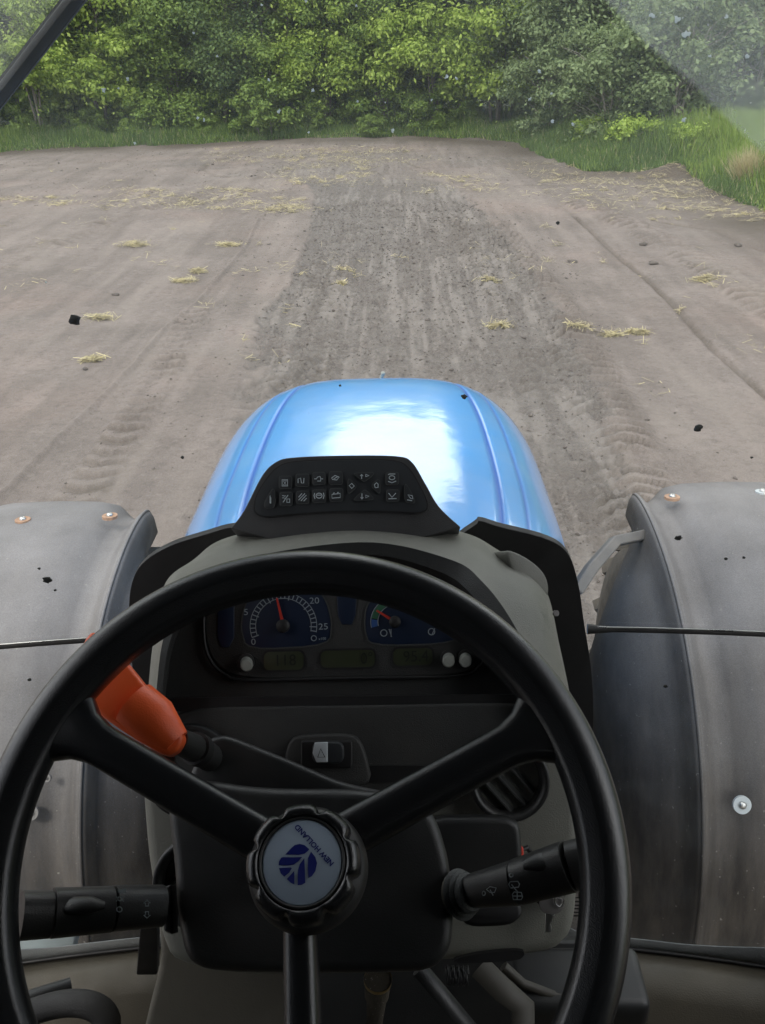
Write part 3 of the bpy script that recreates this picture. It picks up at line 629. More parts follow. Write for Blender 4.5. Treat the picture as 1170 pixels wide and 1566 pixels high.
# front mudguards
def build_fender(sgn, xr, yc, zc, Rr, bolts, arm):
    lines = []; prof = [(-.18, -.36), (-.172, -.28), (-.14, -.18), (-.09, -.11), (-.04, -.065), (-.018, -.04), (-.010, -.006), (0, .006), (.012, .0), (.03, -.022), (.06, -.032), (.09, -.018), (.13, .008), (.18, .018), (.3, .022), (.45, .018), (.52, .005), (.545, -.03), (.55, -.08)]
    NA = 60
    for dx, dr in prof:
        ln = []
        for i in range(NA+1):
            t = i/NA; a = R(64+158*t); rr = Rr+dr
            cr = 0
            if t < .05: cr = -.02*(1-t/.05)**2
            inset = .0
            if dx < -.02: a = R(64+158*t)+R(10+26*min(1, -dx/.18))*(1-t)**1.5
            ln.append(Vector((sgn*(xr+dx), yc+(rr+cr)*math.cos(a), zc+(rr+cr)*math.sin(a))))
        lines.append(ln)
    for k_, l_ in enumerate(lines):
        for i_, p_ in enumerate(l_):
            t_ = i_/NA
            if t_ < .26 and prof[k_][0] < .12:
                w_ = (1-max(0, prof[k_][0])/.12); q_ = (1-t_/.26); p_.x += sgn*.045*q_**2.5*w_; p_.z -= .03*q_**3*w_; p_.y -= .0
    o = loft('mudguard', lines, M_fender, T, thick=.006)
    tube('guard_bead', [p+Vector((0, 0, 0)) for p in lines[7]], .0055, M_fender, o, 8)
    for px, py, m_, r in bolts:
        # find the surface point on the arc under this pixel
        d = ray(px, py); best = None
        for k in range(900):
            t = .9+k*.0025; p = CAM+d*t; rad = math.hypot(p.y-yc, p.z-zc)
            if rad < Rr+.027: best = p; break
        if best is None: continue
        nrm = Vector((0, best.y-yc, best.z-zc)).normalized()
        b = tube('washer', [best-nrm*.006, best+nrm*.002], r, m_, o, 24, upv=Vector((1, 0, 0)))
        tube('bolt', [best, best+nrm*.006, best+nrm*.010], [r*.42, r*.42, r*.2], M_metal, o, 14, upv=Vector((1, 0, 0)))
    # tyre and rim under the guard
    V = []; F = []; n = 48; pr = [(-.20, .42), (-.21, .52), (-.19, .60), (0, .635), (.19, .60), (.21, .52), (.20, .42)]; xc = sgn*(xr+.2)
    for i in range(n):
        a = 2*math.pi*i/n
        for dx, rr in pr: V.append(Vector((xc+dx*.85, yc+rr*math.cos(a), zc+rr*math.sin(a))))
    m = len(pr)
    for i in range(n):
        for j in range(m-1): F.append((i*m+j, i*m+j+1, ((i+1) % n)*m+j+1, ((i+1) % n)*m+j))
    ty = from_py('tyre', V, F, M_tyre, T)
    lv = []
    for i in range(36):
        a = 2*math.pi*i/36; s2 = 1 if i % 2 else -1; v, f = box_data((0, 0, 0), .20, .05, .05); mt_ = Matrix.Translation((xc+s2*.075, yc, zc)) @ Matrix.Rotation(a, 4, 'X') @ Matrix.Translation((0, 0, .63)) @ Matrix.Rotation(R(35*s2), 4, 'Z'); lv.append(([mt_ @ q for q in v], f))
    V, F = join_data(lv); lg = from_py('tread', V, F, M_tyre, ty, False)
    V, F = tube_data([Vector((xc-.12, yc, zc)), Vector((xc+.12, yc, zc))], .42, 40); from_py('rim', V, F, M_pale, ty)
    if arm:
        pts = [P(*q) for q in arm]; v, f = tube_data(pts, .022, 4, upv=Vector((0, 0, 1)), flat=.9); b = sharp(from_py('guard_bracket', v, f, M_steel, T, False), 30); bevel(b, .004, 2)
    return o
fr = build_fender(1, .765, 2.22, .60, .79, [(1028, 760, M_rust, .022), (1166, 752, M_silver, .020), (1135, 1231, M_silver, .021)], [(880, 905, 2.3), (905, 868, 2.35), (940, 828, 2.46), (988, 818, 2.52)])
fl = build_fender(-1, .695, 2.16, .60, .79, [(35, 795, M_rust, .022), (168, 789, M_rust, .022), (48, 1243, M_steel, .017), (72, 1190, M_steel, .009)], None)
# belly of the machine under hood and cab, axle
box('chassis', (0, 2.0, .85), .5, 1.9, .42, M_tyre, T, .02); box('front_axle', (0, 2.2, .62), 1.5, .16, .16, M_steel, T, .02)

# ---------------- cab shell
cabx = .80
def shield_D(x): return 1.02-.09*(x/.8)**2
# windscreen: bowed pane with road film and un-wiped dusty corners
def glass_mat():
    m = bpy.data.materials.new('dusty_windscreen_glass'); m.use_nodes = True; t = m.node_tree; n = t.nodes; n.clear(); L_ = t.links.new
    out = n.new('ShaderNodeOutputMaterial'); tr = n.new('ShaderNodeBsdfTransparent'); tr.inputs[0].default_value = (.93, .955, .94, 1)
    gl = n.new('ShaderNodeBsdfGlossy'); gl.inputs['Roughness'].default_value = .02; fr_ = n.new('ShaderNodeFresnel'); fr_.inputs[0].default_value = 1.35
    m1 = n.new('ShaderNodeMixShader'); L_(fr_.outputs[0], m1.inputs[0]); L_(tr.outputs[0], m1.inputs[1]); L_(gl.outputs[0], m1.inputs[2])
    tl = n.new('ShaderNodeBsdfTranslucent'); tl.inputs[0].default_value = (.78, .84, .82, 1); df = n.new('ShaderNodeBsdfDiffuse'); df.inputs[0].default_value = (.55, .58, .56, 1)
    m2 = n.new('ShaderNodeMixShader'); m2.inputs[0].default_value = .75; L_(df.outputs[0], m2.inputs[1]); L_(tl.outputs[0], m2.inputs[2])
    g = n.new('ShaderNodeNewGeometry'); S = n.new('ShaderNodeSeparateXYZ'); L_(g.outputs['Position'], S.inputs[0])
    def noise(s, d=5, ro=.5):
        q = n.new('ShaderNodeTexNoise'); q.inputs['Scale'].default_value = s; q.inputs['Detail'].default_value = d; q.inputs['Roughness'].default_value = ro; L_(g.outputs['Position'], q.inputs[0]); return q.outputs[0]
    def mr(s, a, c, v0=0, v1=1):
        r = n.new('ShaderNodeMapRange'); r.inputs[1].default_value = a; r.inputs[2].default_value = c; r.inputs[3].default_value = v0; r.inputs[4].default_value = v1; L_(s, r.inputs[0]); return r.outputs[0]
    def ma(op, a, c):
        q = n.new('ShaderNodeMath'); q.operation = op
        for i, z in ((0, a), (1, c)):
            if isinstance(z, (int, float)): q.inputs[i].default_value = z
            else: L_(z, q.inputs[i])
        return q.outputs[0]
    def side(pa, pb, soft):  # 1 on the outer side of the wiper's end line through two points of the glass
        ax, az, bx, bz = pa[0], pa[1], pb[0], pb[1]; dx, dz = bx-ax, bz-az; l = math.hypot(dx, dz); nx, nz = dz/l, -dx/l
        v = ma('ADD', ma('MULTIPLY', ma('SUBTRACT', S.outputs[0], ax), nx), ma('MULTIPLY', ma('SUBTRACT', S.outputs[2], az), nz))
        v = ma('ADD', v, ma('MULTIPLY', ma('SUBTRACT', noise(14, 3), .5), .012)); return mr(v, -soft, soft)
    def gp(px, py):
        d = ray(px, py)
        tt = 1.0
        for _ in range(20): p = CAM+d*tt; tt += (shield_D(p.x)-p.y)/d.y
        return (p.x, p.z)
    right = side(gp(1180, 245), gp(925, 0), .0025); right2 = side(gp(925, 0), gp(1180, 245), .0025)
    left = side(gp(95, -10), gp(-10, 145), .006)
    S_R = RIGHT_SIGN = right
    dust = ma('MULTIPLY', ma('MAXIMUM', right, left), mr(noise(7, 6, .6), .3, .7, .13, .27))
    low = mr(S.outputs[2], 1.7, 2.1, 1, 0)
    film = ma('MULTIPLY', mr(noise(4, 6, .6), .3, .75, .35, 1.0), mr(S.outputs[2], 1.8, 2.5, .012, .115))
    sm = ma('MULTIPLY', ma('MULTIPLY', low, mr(noise(9, 8, .65), .5, .8)), .03)
    spk = ma('MULTIPLY', mr(noise(240, 2), .70, .76), .30); 
    tot = ma('MINIMUM', ma('ADD', ma('ADD', dust, film), ma('ADD', sm, ma('MULTIPLY', spk, ma('ADD', ma('MAXIMUM', right, left), .25)))), .8)
    m3 = n.new('ShaderNodeMixShader'); L_(tot, m3.inputs[0]); L_(m1.outputs[0], m3.inputs[1]); L_(m2.outputs[0], m3.inputs[2]); L_(m3.outputs[0], out.inputs[0])
    return m
M_glass = glass_mat()
def gpoint(px, py, off=0.0):
    d = ray(px, py); t = 1.0
    for _ in range(20): p = CAM+d*t; t += (shield_D(p.x)-off-p.y)/d.y
    return CAM+d*t
ln = []
for h in np.linspace(1.235, 2.93, 12): ln.append([Vector((x, shield_D(x), h)) for x in np.linspace(-.79, .79, 33)])
screen = loft('windscreen', ln, M_glass, T)
# droppings, drops and specks on the screen
def blob(name, px, py, r, mt_, n=13, jag=.28, parent=screen, asp=1.0):
    c = gpoint(px, py, -.003); pts = []
    for i in range(n):
        a = 2*math.pi*i/n; q = r*(1+random.uniform(-jag, jag))*c_to(c)
        pts.append(c+Vector((math.cos(a)*q*asp, 0, math.sin(a)*q)))
    return prism3(name, pts, Vector((0, .0015, 0)), mt_, parent, 0)
def c_to(c): return (c-CAM).dot(fwd)/FPX
M_drop = mat('dried_white_spot', (.8, .84, .84), .6); _t = M_drop.node_tree; _tr = _t.nodes.new('ShaderNodeBsdfTranslucent'); _tr.inputs[0].default_value = (.85, .9, .9, 1); _mx = _t.nodes.new('ShaderNodeMixShader'); _mx.inputs[0].default_value = .8
_t.links.new(_t.nodes['Principled BSDF'].outputs[0], _mx.inputs[1]); _t.links.new(_tr.outputs[0], _mx.inputs[2]); _t.links.new(_mx.outputs[0], _t.nodes['Material Output'].inputs[0])
M_soilspot = mat('dark_mud_spot', (.02, .016, .013), .9)
WS = [(158, 138, 4.5), (312, 183, 4), (302, 180, 3), (426, 170, 4), (411, 122, 4.5), (478, 138, 2.5), (547, 155, 3), (600, 200, 3), (683, 118, 4), (698, 120, 2.5), (825, 109, 3.5), (844, 143, 3), (845, 186, 3.5), (877, 190, 4), (1046, 183, 5), (1050, 52, 5), (1036, 30, 6),
      (998, 24, 5), (1143, 86, 4), (400, 8, 3), (545, 8, 3), (195, 121, 3), (181, 135, 2.5), (206, 219, 2.5), (472, 202, 2.5), (589, 157, 2), (332, 86, 2.5), (296, 50, 2), (1112, 25, 3), (660, 153, 2.5), (810, 152, 3), (1086, 86, 3), (468, 2, 2.5), (70, 432, 2)]
for px, py, r in WS: blob('white_spot', px, py, r*random.uniform(.55, .9), M_drop, 11, .5, asp=random.uniform(.7, 1.2))
for px, py, r in ((114, 490, 7.5), (72, 888, 5.5), (1068, 655, 5), (1038, 823, 4), (853, 341, 2.6), (279, 700, 2.2), (710, 607, 3.5), (1018, 1050, 2.5), (60, 870, 1.8), (84, 903, 1.6), (520, 590, 1.6), (1110, 855, 2), (1138, 853, 1.8), (45, 1040, 2.2), (82, 1051, 2.2), (60, 1100, 1.6), (1150, 700, 1.6)):
    blob('mud_spot', px, py, r, M_soilspot, asp=1.3)
# seam bar across the screen
for s in (-1, 1):
    a = gpoint(898 if s > 0 else 215, 962 if s > 0 else 974, .004); b = gpoint(1200 if s > 0 else -40, 971 if s > 0 else 992, .004)
    pts = [a.lerp(b, i/8) for i in range(9)]; pts = [Vector((p.x, shield_D(p.x)-.004, p.z)) for p in pts]; pts += [Vector((s*.79, shield_D(.79)-.004, pts[-1].z-.003))]
    tube('seam_bar', pts, [.0075]+[.0042]*9, M_rubber, T, 10); tube('seam_bead', [p+Vector((0, -.002, .0044)) for p in pts], .0012, M_metal, T, 8)
# bottom frit band and sill
sillz = 1.245
fb = [[], []]
for i, x in enumerate(np.linspace(-.79, .79, 60)):
    u = (abs(x)-.24)/.5; h = .012+.05*max(0, 1-abs(abs(x)-.30)/.06)**1.3+.05*max(0, (abs(x)-.52)/.25)**1.5
    fb[0].append(Vector((x, shield_D(x)-.0045, sillz-.02))); fb[1].append(Vector((x, shield_D(x)-.0045, sillz+h)))
loft('frit_band', fb, M_frit, screen, thick=.002)
for i in range(6):
    x0 = .335+random.uniform(0, .01); z = 1.30+i*.009; o = from_py('glass_stamp', [Vector((x0, shield_D(x0)-.006, z)), Vector((x0+.04, shield_D(x0)-.006, z)), Vector((x0+.04, shield_D(x0)-.006, z+.003)), Vector((x0, shield_D(x0)-.006, z+.003))], [(0, 1, 2, 3)], M_black, screen, False)
# floor, sill, shell
M_sill = mat('dusty_sill', (.05, .044, .033), .6, var=.2, dust=.5, dustcol=(.11, .092, .062), bump=.5)
pts = [[], [], [], [], []]
for x in np.linspace(-.79, .79, 40):
    d = shield_D(x)-.012
    for k, (dy, z) in enumerate(((.0, sillz-.012), (-.035, sillz-.006), (-.075, sillz-.02), (-.09, sillz-.07), (-.12, sillz-.085))): pts[k].append(Vector((x, d+dy, z)))
loft('sill', pts, M_sill, T, thick=.006)
box('cab_floor', (0, .0, sillz-.10), 1.6, 2.0, .02, M_brown, T, .002)
rubber_lip = tube('sill_seal', [Vector((x, shield_D(x)-.013, sillz-.004)) for x in np.linspace(-.79, .79, 40)], .003, M_black, T, 8)
box('cab_roof', (0, -.05, 2.99), 1.66, 2.2, .08, M_headl, T, .02)
box('rear_wall_light_block', (0, -.95, 1.95), 1.6, .06, 1.55, M_headl, T, .01); box('rear_header', (0, -.95, 2.85), 1.6, .06, .2, M_headl, T, .01)  # unseen rear wall and header closed up to keep light out
for s in (-1, 1):
    box('door_panel', (s*.80, -.1, 1.45), .05, 1.75, .5, M_headl, T, .01); box('side_light_block', (s*.80, -.42, 2.3), .05, 1.1, 1.3, M_headl, T, .01)  # solid upper side panels added out of view to darken the cab interior
    tube('corner_post', [(s*.80, .93, 1.2), (s*.80, .93, 2.97)], .035, M_black, T, 12); tube('corner_post', [(s*.80, -.93, 1.2), (s*.80, -.93, 2.97)], .05, M_black, T, 12)
box('driver_seat', (-.02, -.42, 1.62), .5, .5, .14, M_dark, T, .05); box('seat_back', (-.02, -.70, 1.95), .48, .14, .6, M_dark, T, .05)
# wiper blade outside the glass
a, b = gpoint(-45, 205, -.02), gpoint(150, -45, -.02)
a2, b2 = a+(a-b)*.5, b+(b-a)*.4
wp = tube('wiper_arm', [a2, a, b, b2], [.011, .0115, .0125, .013], M_rubber, T, 8, flat=.7)
off = Vector((-.013, .002, -.004))
tube('wiper_blade', [a2+off, b2+off], .006, M_black, wp, 6); tube('wiper_rib', [a2-off*.8, b2-off*.8], .004, M_rubber, wp, 6)

# black shroud plate behind the dash
PS = Plane(560, 960, 1.13, 0)
shr = spline([(226, 1240), (214, 1110), (201, 1010), (197, 930), (204, 884), (224, 856), (262, 834), (312, 818), (352, 807), (372, 812), (480, 850), (640, 850), (722, 806), (734, 797), (765, 806), (835, 824), (868, 846), (884, 890), (893, 950), (905, 1030), (908, 1120), (905, 1300)], 90)
prism('cab_shroud', [tuple(p[:2]) for p in shr], PS, .012, M_black, T, bw=.004)

# ---------------- dash
DASH = T
def L3(pts, n=70): return [P(*p) for p in spline(pts, n)]
O0 = L3([(236, 1100, .93), (238, 1000, .95), (250, 920, 1.0), (300, 870, 1.06), (380, 840, 1.09), (530, 830, 1.1), (680, 840, 1.09), (760, 862, 1.06), (830, 920, 1.0), (845, 1000, .95), (868, 1100, .92)])
O1 = L3([(219, 1100, .845), (231, 985, .87), (250, 888, .91), (292, 852, .95), (348, 812, .99), (530, 783, 1.0), (700, 802, .99), (768, 834, .96), (836, 884, .92), (862, 985, .875), (884, 1100, .845)])
O1b = L3([(226, 1100, .815), (238, 985, .83), (258, 893, .86), (300, 862, .885), (362, 826, .92), (530, 801, .93), (690, 816, .92), (745, 852, .89), (808, 908, .86), (846, 1000, .83), (872, 1100, .81)])
O2 = L3([(236, 1100, .80), (247, 990, .81), (272, 920, .83), (316, 880, .85), (380, 852, .87), (560, 829, .88), (690, 856, .87), (738, 890, .85), (780, 945, .83), (818, 1020, .81), (850, 1100, .80)])
O3 = L3([(244, 1100, .803), (256, 995, .813), (284, 930, .835), (326, 894, .855), (390, 868, .875), (560, 848, .886), (672, 874, .876), (720, 908, .856), (760, 962, .836), (796, 1030, .816), (826, 1100, .806)])
O4 = L3([(250, 1100, .86), (262, 1000, .88), (290, 938, .90), (332, 902, .91), (396, 876, .92), (560, 858, .92), (662, 884, .92), (708, 920, .91), (746, 972, .90), (780, 1040, .88), (805, 1100, .86)])
cowl = loft('dash_cowl', [O0, O1, O1b, O2], M_cowl, DASH); m_ = cowl.modifiers.new('s', 'SUBSURF'); m_.levels = m_.render_levels = 1
lip = loft('cowl_lip', [O2, O3], M_lip, cowl); inner = loft('cowl_recess', [O3, O4], M_face, cowl)
# rounded side caps with a screw on the right
PCp = Plane(820, 905, .905, 30, 25)
capo = prism('end_cap', [tuple(p) for p in chaikin([(768, 838), (800, 848), (834, 874), (842, 905), (832, 922), (812, 915), (790, 885)], 3)], PCp, .05, M_cowl, DASH, bw=.006)
sc_ = P(849, 938, .86); tube('screw', [sc_, sc_+Vector((.001, -.002, .0015))], .003, M_steel, DASH, 12)
PF = Plane(530, 980, .875, 36)
def sk(x, y, k=-.025): return (x, y+k*(x-530))
face = prism('instrument_panel', [(252, 1076), (262, 1000), (288, 930), (332, 912), (396, 888), (560, 872), (662, 892), (710, 926), (748, 972), (782, 1030), (800, 1070)], PF, .01, M_face, DASH, bw=0)
clus = prism('instrument_cluster', [tuple(p) for p in chaikin([(312, 905), (312, 985), (335, 1025), (380, 1040), (560, 1036), (700, 1034), (735, 1018), (762, 975), (700, 880), (400, 880)], 3)], PF, .004, M_face, DASH, lift=.004, bw=.002)
rim_pts = [PF.at(*p, .005) for p in spline([(330, 890), (314, 920), (312, 975), (322, 1010), (345, 1032), (380, 1040), (560, 1037), (700, 1034), (732, 1020), (750, 995)], 60)]
tube('cluster_bead', rim_pts, .0016, M_black, clus, 8)
def gauge(poly, name, edge):
    g = prism(name, poly, PF, .003, M_gblue, clus, lift=.0052, bw=.0008)
    strokes('gauge_edge', [poly+[poly[0]]], 2.2, PF, M_lip, g, .0056); return g
g1 = gauge([tuple(p) for p in chaikin([(378, 994), (368, 960), (374, 925), (395, 895), (430, 880), (470, 885), (498, 915), (508, 950), (504, 987)], 2, .2)], 'speed_gauge', 0)
c1 = (433.5, 957.5)
def pol(c, r, a, rot=2.0): return (c[0]+r*math.cos(R(a+rot)), c[1]-r*math.sin(R(a+rot)))
tk = []
for i in range(27):
    a = 198-i*8.05; tk.append([pol(c1, 42 if i % 5 else 40, a), pol(c1, 51, a)])
strokes('gauge_ticks', tk, 1.5, PF, M_gprint, g1, .0062)
strokes('gauge_arc', [[pol(c1, 42.5, 198-k*4.3) for k in range(50)], [pol(c1, 51, 198-k*4.3) for k in range(50)]], 1.0, PF, M_gprint, g1, .0062)
for i, s in enumerate(('0', '5', '10', '15', '20', '25')):
    q = pol(c1, 61 if i else 52, 198-i*40.2-(0 if i else -8)); text('gauge_number', s, PF, q[0], q[1], 9.5, M_gprint, g1, -2, .0062, 1.15)
text('gauge_number', 'x100', PF, 493, 977, 4, M_gprint, g1, -2, .0062); strokes('gauge_icon', [[(480+4*math.cos(k), 976+4*math.sin(k)) for k in np.linspace(0, 6.28, 12)]], 1.2, PF, M_gprint, g1, .0062)
def needle(c, ang, ln, par, r):
    tip = pol(c, ln, ang, 0); d = np.array(tip)-np.array(c); q = np.array((-d[1], d[0]))/np.linalg.norm(d)
    b = np.array(c); poly = [tuple(b+q*2.4), tuple(np.array(tip)+q*1.3), tuple(np.array(tip)-q*1.3), tuple(b-q*2.4)]
    prism('gauge_needle', poly, PF, .0012, M_red, par, lift=.0095, bw=0)
    o = PF.at(c[0], c[1], .006); tube('needle_hub', [o, o+PF.n*.006, o+PF.n*.0075], [PF.px(*c, r), PF.px(*c, r), PF.px(*c, r*.7)], M_black, par, 20, upv=PF.x)
needle(c1, 103.5, 44, g1, 10)
g2 = gauge([tuple(p) for p in chaikin([(565, 988), (557, 960), (560, 925), (585, 900), (640, 890), (690, 915), (705, 950), (700, 984)], 2, .2)], 'engine_gauge', 0)
c2 = (604, 951)
def arcband(name, c, r0, r1, a0, a1, m_, par):
    n = 14; po = [pol(c, r1, a0+(a1-a0)*i/n) for i in range(n+1)]+[pol(c, r0, a1+(a0-a1)*i/n) for i in range(n+1)]; fills(name, [po], PF, m_, par, .0062)
arcband('cold_zone', c2, 27, 36, 192, 172, M_azure, g2); arcband('normal_zone', c2, 27, 36, 169, 112, M_green, g2); needle(c2, 148, 33, g2, 9)
strokes('gauge_arc', [[pol(c2, 37, 192-k*4) for k in range(22)], [pol(c2, 26, 192-k*4) for k in range(22)]], .9, PF, M_gprint, g2, .0062)
strokes('gauge_icon', [[(587+5*math.cos(k), 968+5*math.sin(k)) for k in np.linspace(0, 6.28, 12)], [(595, 962), (599, 974)], [(598, 962), (598, 974)], [(660+5*math.cos(k), 966+5*math.sin(k)) for k in np.linspace(0, 6.28, 12)], [(661, 970), (665, 961)]], 1.4, PF, M_gprint, g2, .0062)
fills('gauge_plate', [[(616, 930), (634, 932), (634, 935), (616, 935)]], PF, M_gprint, g2, .0062)
for (x0, y0, x1, y1, s, tx) in ((402, 995, 466, 1026, '118', 436), (489, 993, 575, 1022, '0°', 561), (600, 990, 663, 1019, '95.4', 636)):
    w_ = prism('lcd_window', rrect(x0, y0, x1, y1, 10, skew=-.02), PF, .002, M_lcd, clus, lift=.0046, bw=.0006); strokes('lcd_edge', [rrect(x0, y0, x1, y1, 10, skew=-.02)+[rrect(x0, y0, x1, y1, 10, skew=-.02)[0]]], 3, PF, M_black, w_, .0052)
    text('lcd_digits', s, PF, tx, (y0+y1)/2, 17, M_lcdd, w_, -2, .0056, .95)
for cx, cy in ((377, 1018), (686, 1012), (712, 1012)):
    o = PF.at(cx, cy-6, .004); e_ = PF.at(cx, cy, .018); r_ = PF.px(cx, cy, 9); tube('trip_button', [o, e_-PF.n*.001, e_+PF.n*.001], [r_, r_, r_*.8], M_white, clus, 24, upv=PF.x)
    tube('button_collar', [o-PF.n*.002, o+PF.n*.004], r_*1.35, M_face, clus, 24, upv=PF.x)
prism('warning_lamps', [(333, 905), (352, 900), (358, 905), (358, 975), (350, 990), (338, 990), (332, 975)], PF, .002, M_gblue, clus, lift=.0052, bw=.0006); prism('warning_lamps', [(514, 895), (546, 895), (544, 940), (538, 955), (523, 955), (517, 942)], PF, .002, M_gblue, clus, lift=.0052, bw=.0006)
# button pod on top of the cowl
PP = Plane(525, 745, .925, 42)
pod_out = spline([(352, 808), (372, 782), (400, 728), (422, 706), (450, 699), (530, 696), (606, 697), (630, 706), (650, 738), (672, 775), (705, 806)], 60)
pod = prism('switch_pod', [tuple(p) for p in pod_out]+[(620, 830), (440, 832)], PP, .055, M_pod, DASH, bw=.006, seg=4)
pi = chaikin([(390, 792), (388, 765), (405, 735), (425, 712), (450, 705), (530, 702), (605, 703), (625, 713), (642, 742), (655, 770), (650, 786), (600, 782), (520, 781), (440, 787)], 3)
panel = prism('switch_panel', [tuple(p) for p in pi], PP, .004, M_btn, pod, lift=.0022, bw=.0012)
strokes('panel_groove', [[tuple(p) for p in pi]+[tuple(pi[0])]], 1.6, PP, M_black, pod, .0026)
def zp(x, y): return (370+x/3.9, 690+y/3.9)
BT = []
for x0, y0, x1, y1 in ((220, 148, 297, 222), (320, 135, 400, 210), (420, 125, 497, 200), (520, 120, 600, 198), (225, 245, 300, 325), (323, 238, 400, 312), (420, 230, 500, 305), (522, 222, 602, 298), (857, 125, 935, 200), (862, 230, 938, 300)):
    a, b = zp(x0, y0), zp(x1, y1); BT.append(rrect(a[0], a[1], b[0], b[1], 3.5, 4, -.02))
for q in ([(180, 222), (196, 230), (200, 335), (135, 342), (130, 310)], [(970, 195), (985, 200), (1030, 280), (1032, 312), (968, 302)], [(668, 130), (785, 125), (786, 140), (735, 178), (720, 178), (670, 140)],
          [(632, 165), (645, 168), (692, 208), (640, 252), (630, 245)], [(765, 205), (822, 158), (826, 245), (812, 250)], [(668, 285), (725, 232), (740, 232), (785, 278), (780, 290), (672, 295)]):
    BT.append([tuple(p) for p in chaikin([zp(*k) for k in q], 2, .2)])
IC = [[[(240, 170), (272, 170), (272, 208), (240, 208), (240, 170)], [(246, 176), (266, 176), (256, 190), (266, 202), (246, 202), (256, 190), (246, 176)]],
      [[(335, 190), (335, 165), (350, 160), (355, 190), (368, 190), (370, 160)]],
      [[(432, 165), (445, 165), (450, 155), (465, 150), (472, 165), (484, 165)], [(450, 178), (470, 178), (470, 160)]],
      [[(535, 160), (555, 145), (580, 155), (565, 172), (540, 168), (535, 160)], [(548, 165), (575, 150)]],
      [[(240, 265), (262, 265), (240, 280), (262, 280)], [(245, 305), (275, 262)], [(268, 285), (285, 285), (285, 305), (268, 305), (268, 285)]],
      [[(338, 275), (358, 252)], [(338, 292), (376, 252)], [(352, 296), (384, 262)], [(368, 298), (386, 280)]],
      [[(460+18*math.cos(k), 265+15*math.sin(k)) for k in np.linspace(0, 6.28, 14)], [(434, 250), (430, 265), (436, 284)], [(486, 248), (490, 265), (485, 284)], [(448, 262), (472, 262)]],
      [[(537, 258), (537, 280), (586, 276), (586, 252), (537, 258)], [(545, 256), (545, 250), (554, 249)], [(570, 252), (570, 246), (578, 246)]],
      [[(895+17*math.cos(k), 158+12*math.sin(k)) for k in np.linspace(0, 6.28, 14)], [(872, 140), (880, 136), (915, 136)], [(872, 180), (895, 188), (920, 178)]],
      [[(875, 250), (895, 275), (918, 250)], [(874, 284), (922, 282)]],
      [[(168, 310), (168, 265)], [(172, 312), (172, 275)]],
      [[(985, 290), (1015, 295)], [(990, 260), (1015, 265), (1020, 285), (1005, 280), (990, 260)]],
      [[(714, 165), (714, 140)], [(706, 148), (714, 138), (722, 148)], [(738, 150), (738, 138), (758, 145), (738, 152)]],
      [[(640, 205), (655, 192), (670, 208), (655, 222), (640, 205)]],
      [[(790, 200), (803, 188), (812, 196), (812, 216), (795, 218), (790, 200)]],
      [[(716, 252), (716, 282)], [(708, 274), (716, 286), (724, 274)], [(738, 262), (758, 268), (738, 278), (738, 262)]]]
for q, ic in zip(BT, IC):
    b = prism('push_button', q, PP, .003, M_btn, panel, lift=.0042, bw=.0008, seg=2); 
    for p in range(1): strokes('button_outline', [list(q)+[q[0]]], 1.1, PP, M_lip, panel, .0043)
    strokes('button_icon', [[zp(*k) for k in l] for l in ic], 1.25, PP, M_print, panel, .0047)

# lower dash
PL = Plane(530, 1130, .835, 34)
body = prism('console_body', [tuple(p) for p in chaikin([(219, 1085), (214, 1190), (222, 1300), (240, 1420), (262, 1478), (420, 1500), (640, 1475), (780, 1468), (850, 1458), (880, 1425), (890, 1300), (886, 1170), (870, 1085), (540, 1082)], 2, .18)], PL, .16, M_cowl, DASH, lift=-.004, bw=.012, seg=4)
prism('lower_dash_panel', [tuple(p) for p in chaikin([(262, 1082), (540, 1079), (796, 1074), (802, 1085), (785, 1112), (735, 1140), (700, 1180), (660, 1230), (640, 1300), (300, 1300), (275, 1200), (262, 1140)], 2, .2)], PL, .02, M_face, DASH, lift=.004, bw=.003)
box_gap = prism('panel_gap', [(250, 1068), (800, 1062), (803, 1080), (262, 1088)], PL, .006, M_black, DASH, lift=.002, bw=0)
# storage slot right of the hazard switch
prism('storage_slot', rrect(560, 1171, 662, 1196, 6), PL, .006, M_black, DASH, lift=.006, bw=0)
# hazard switch
hz = prism('switch_housing', [tuple(p) for p in chaikin([(430, 1210), (438, 1140), (452, 1124), (540, 1122), (556, 1140), (572, 1208)], 2, .2)], PL, .01, M_face, DASH, lift=.014, bw=.003)
prism('hazard_switch', rrect(460, 1133, 539, 1175, 4), PL, .008, M_black, hz, lift=.018, bw=.0015); prism('rocker', rrect(477, 1135, 526, 1168, 11), PL, .006, M_btn, hz, lift=.024, bw=.002)
prism('rocker_face', [(481, 1136), (501, 1135), (501, 1166), (484, 1166), (478, 1152)], PL, .003, M_silver, hz, lift=.0268, bw=.0008)
strokes('hazard_triangle', [[(486, 1158), (490.5, 1145), (497, 1158), (486, 1158)]], 1.6, PL, M_black, hz, .0272)
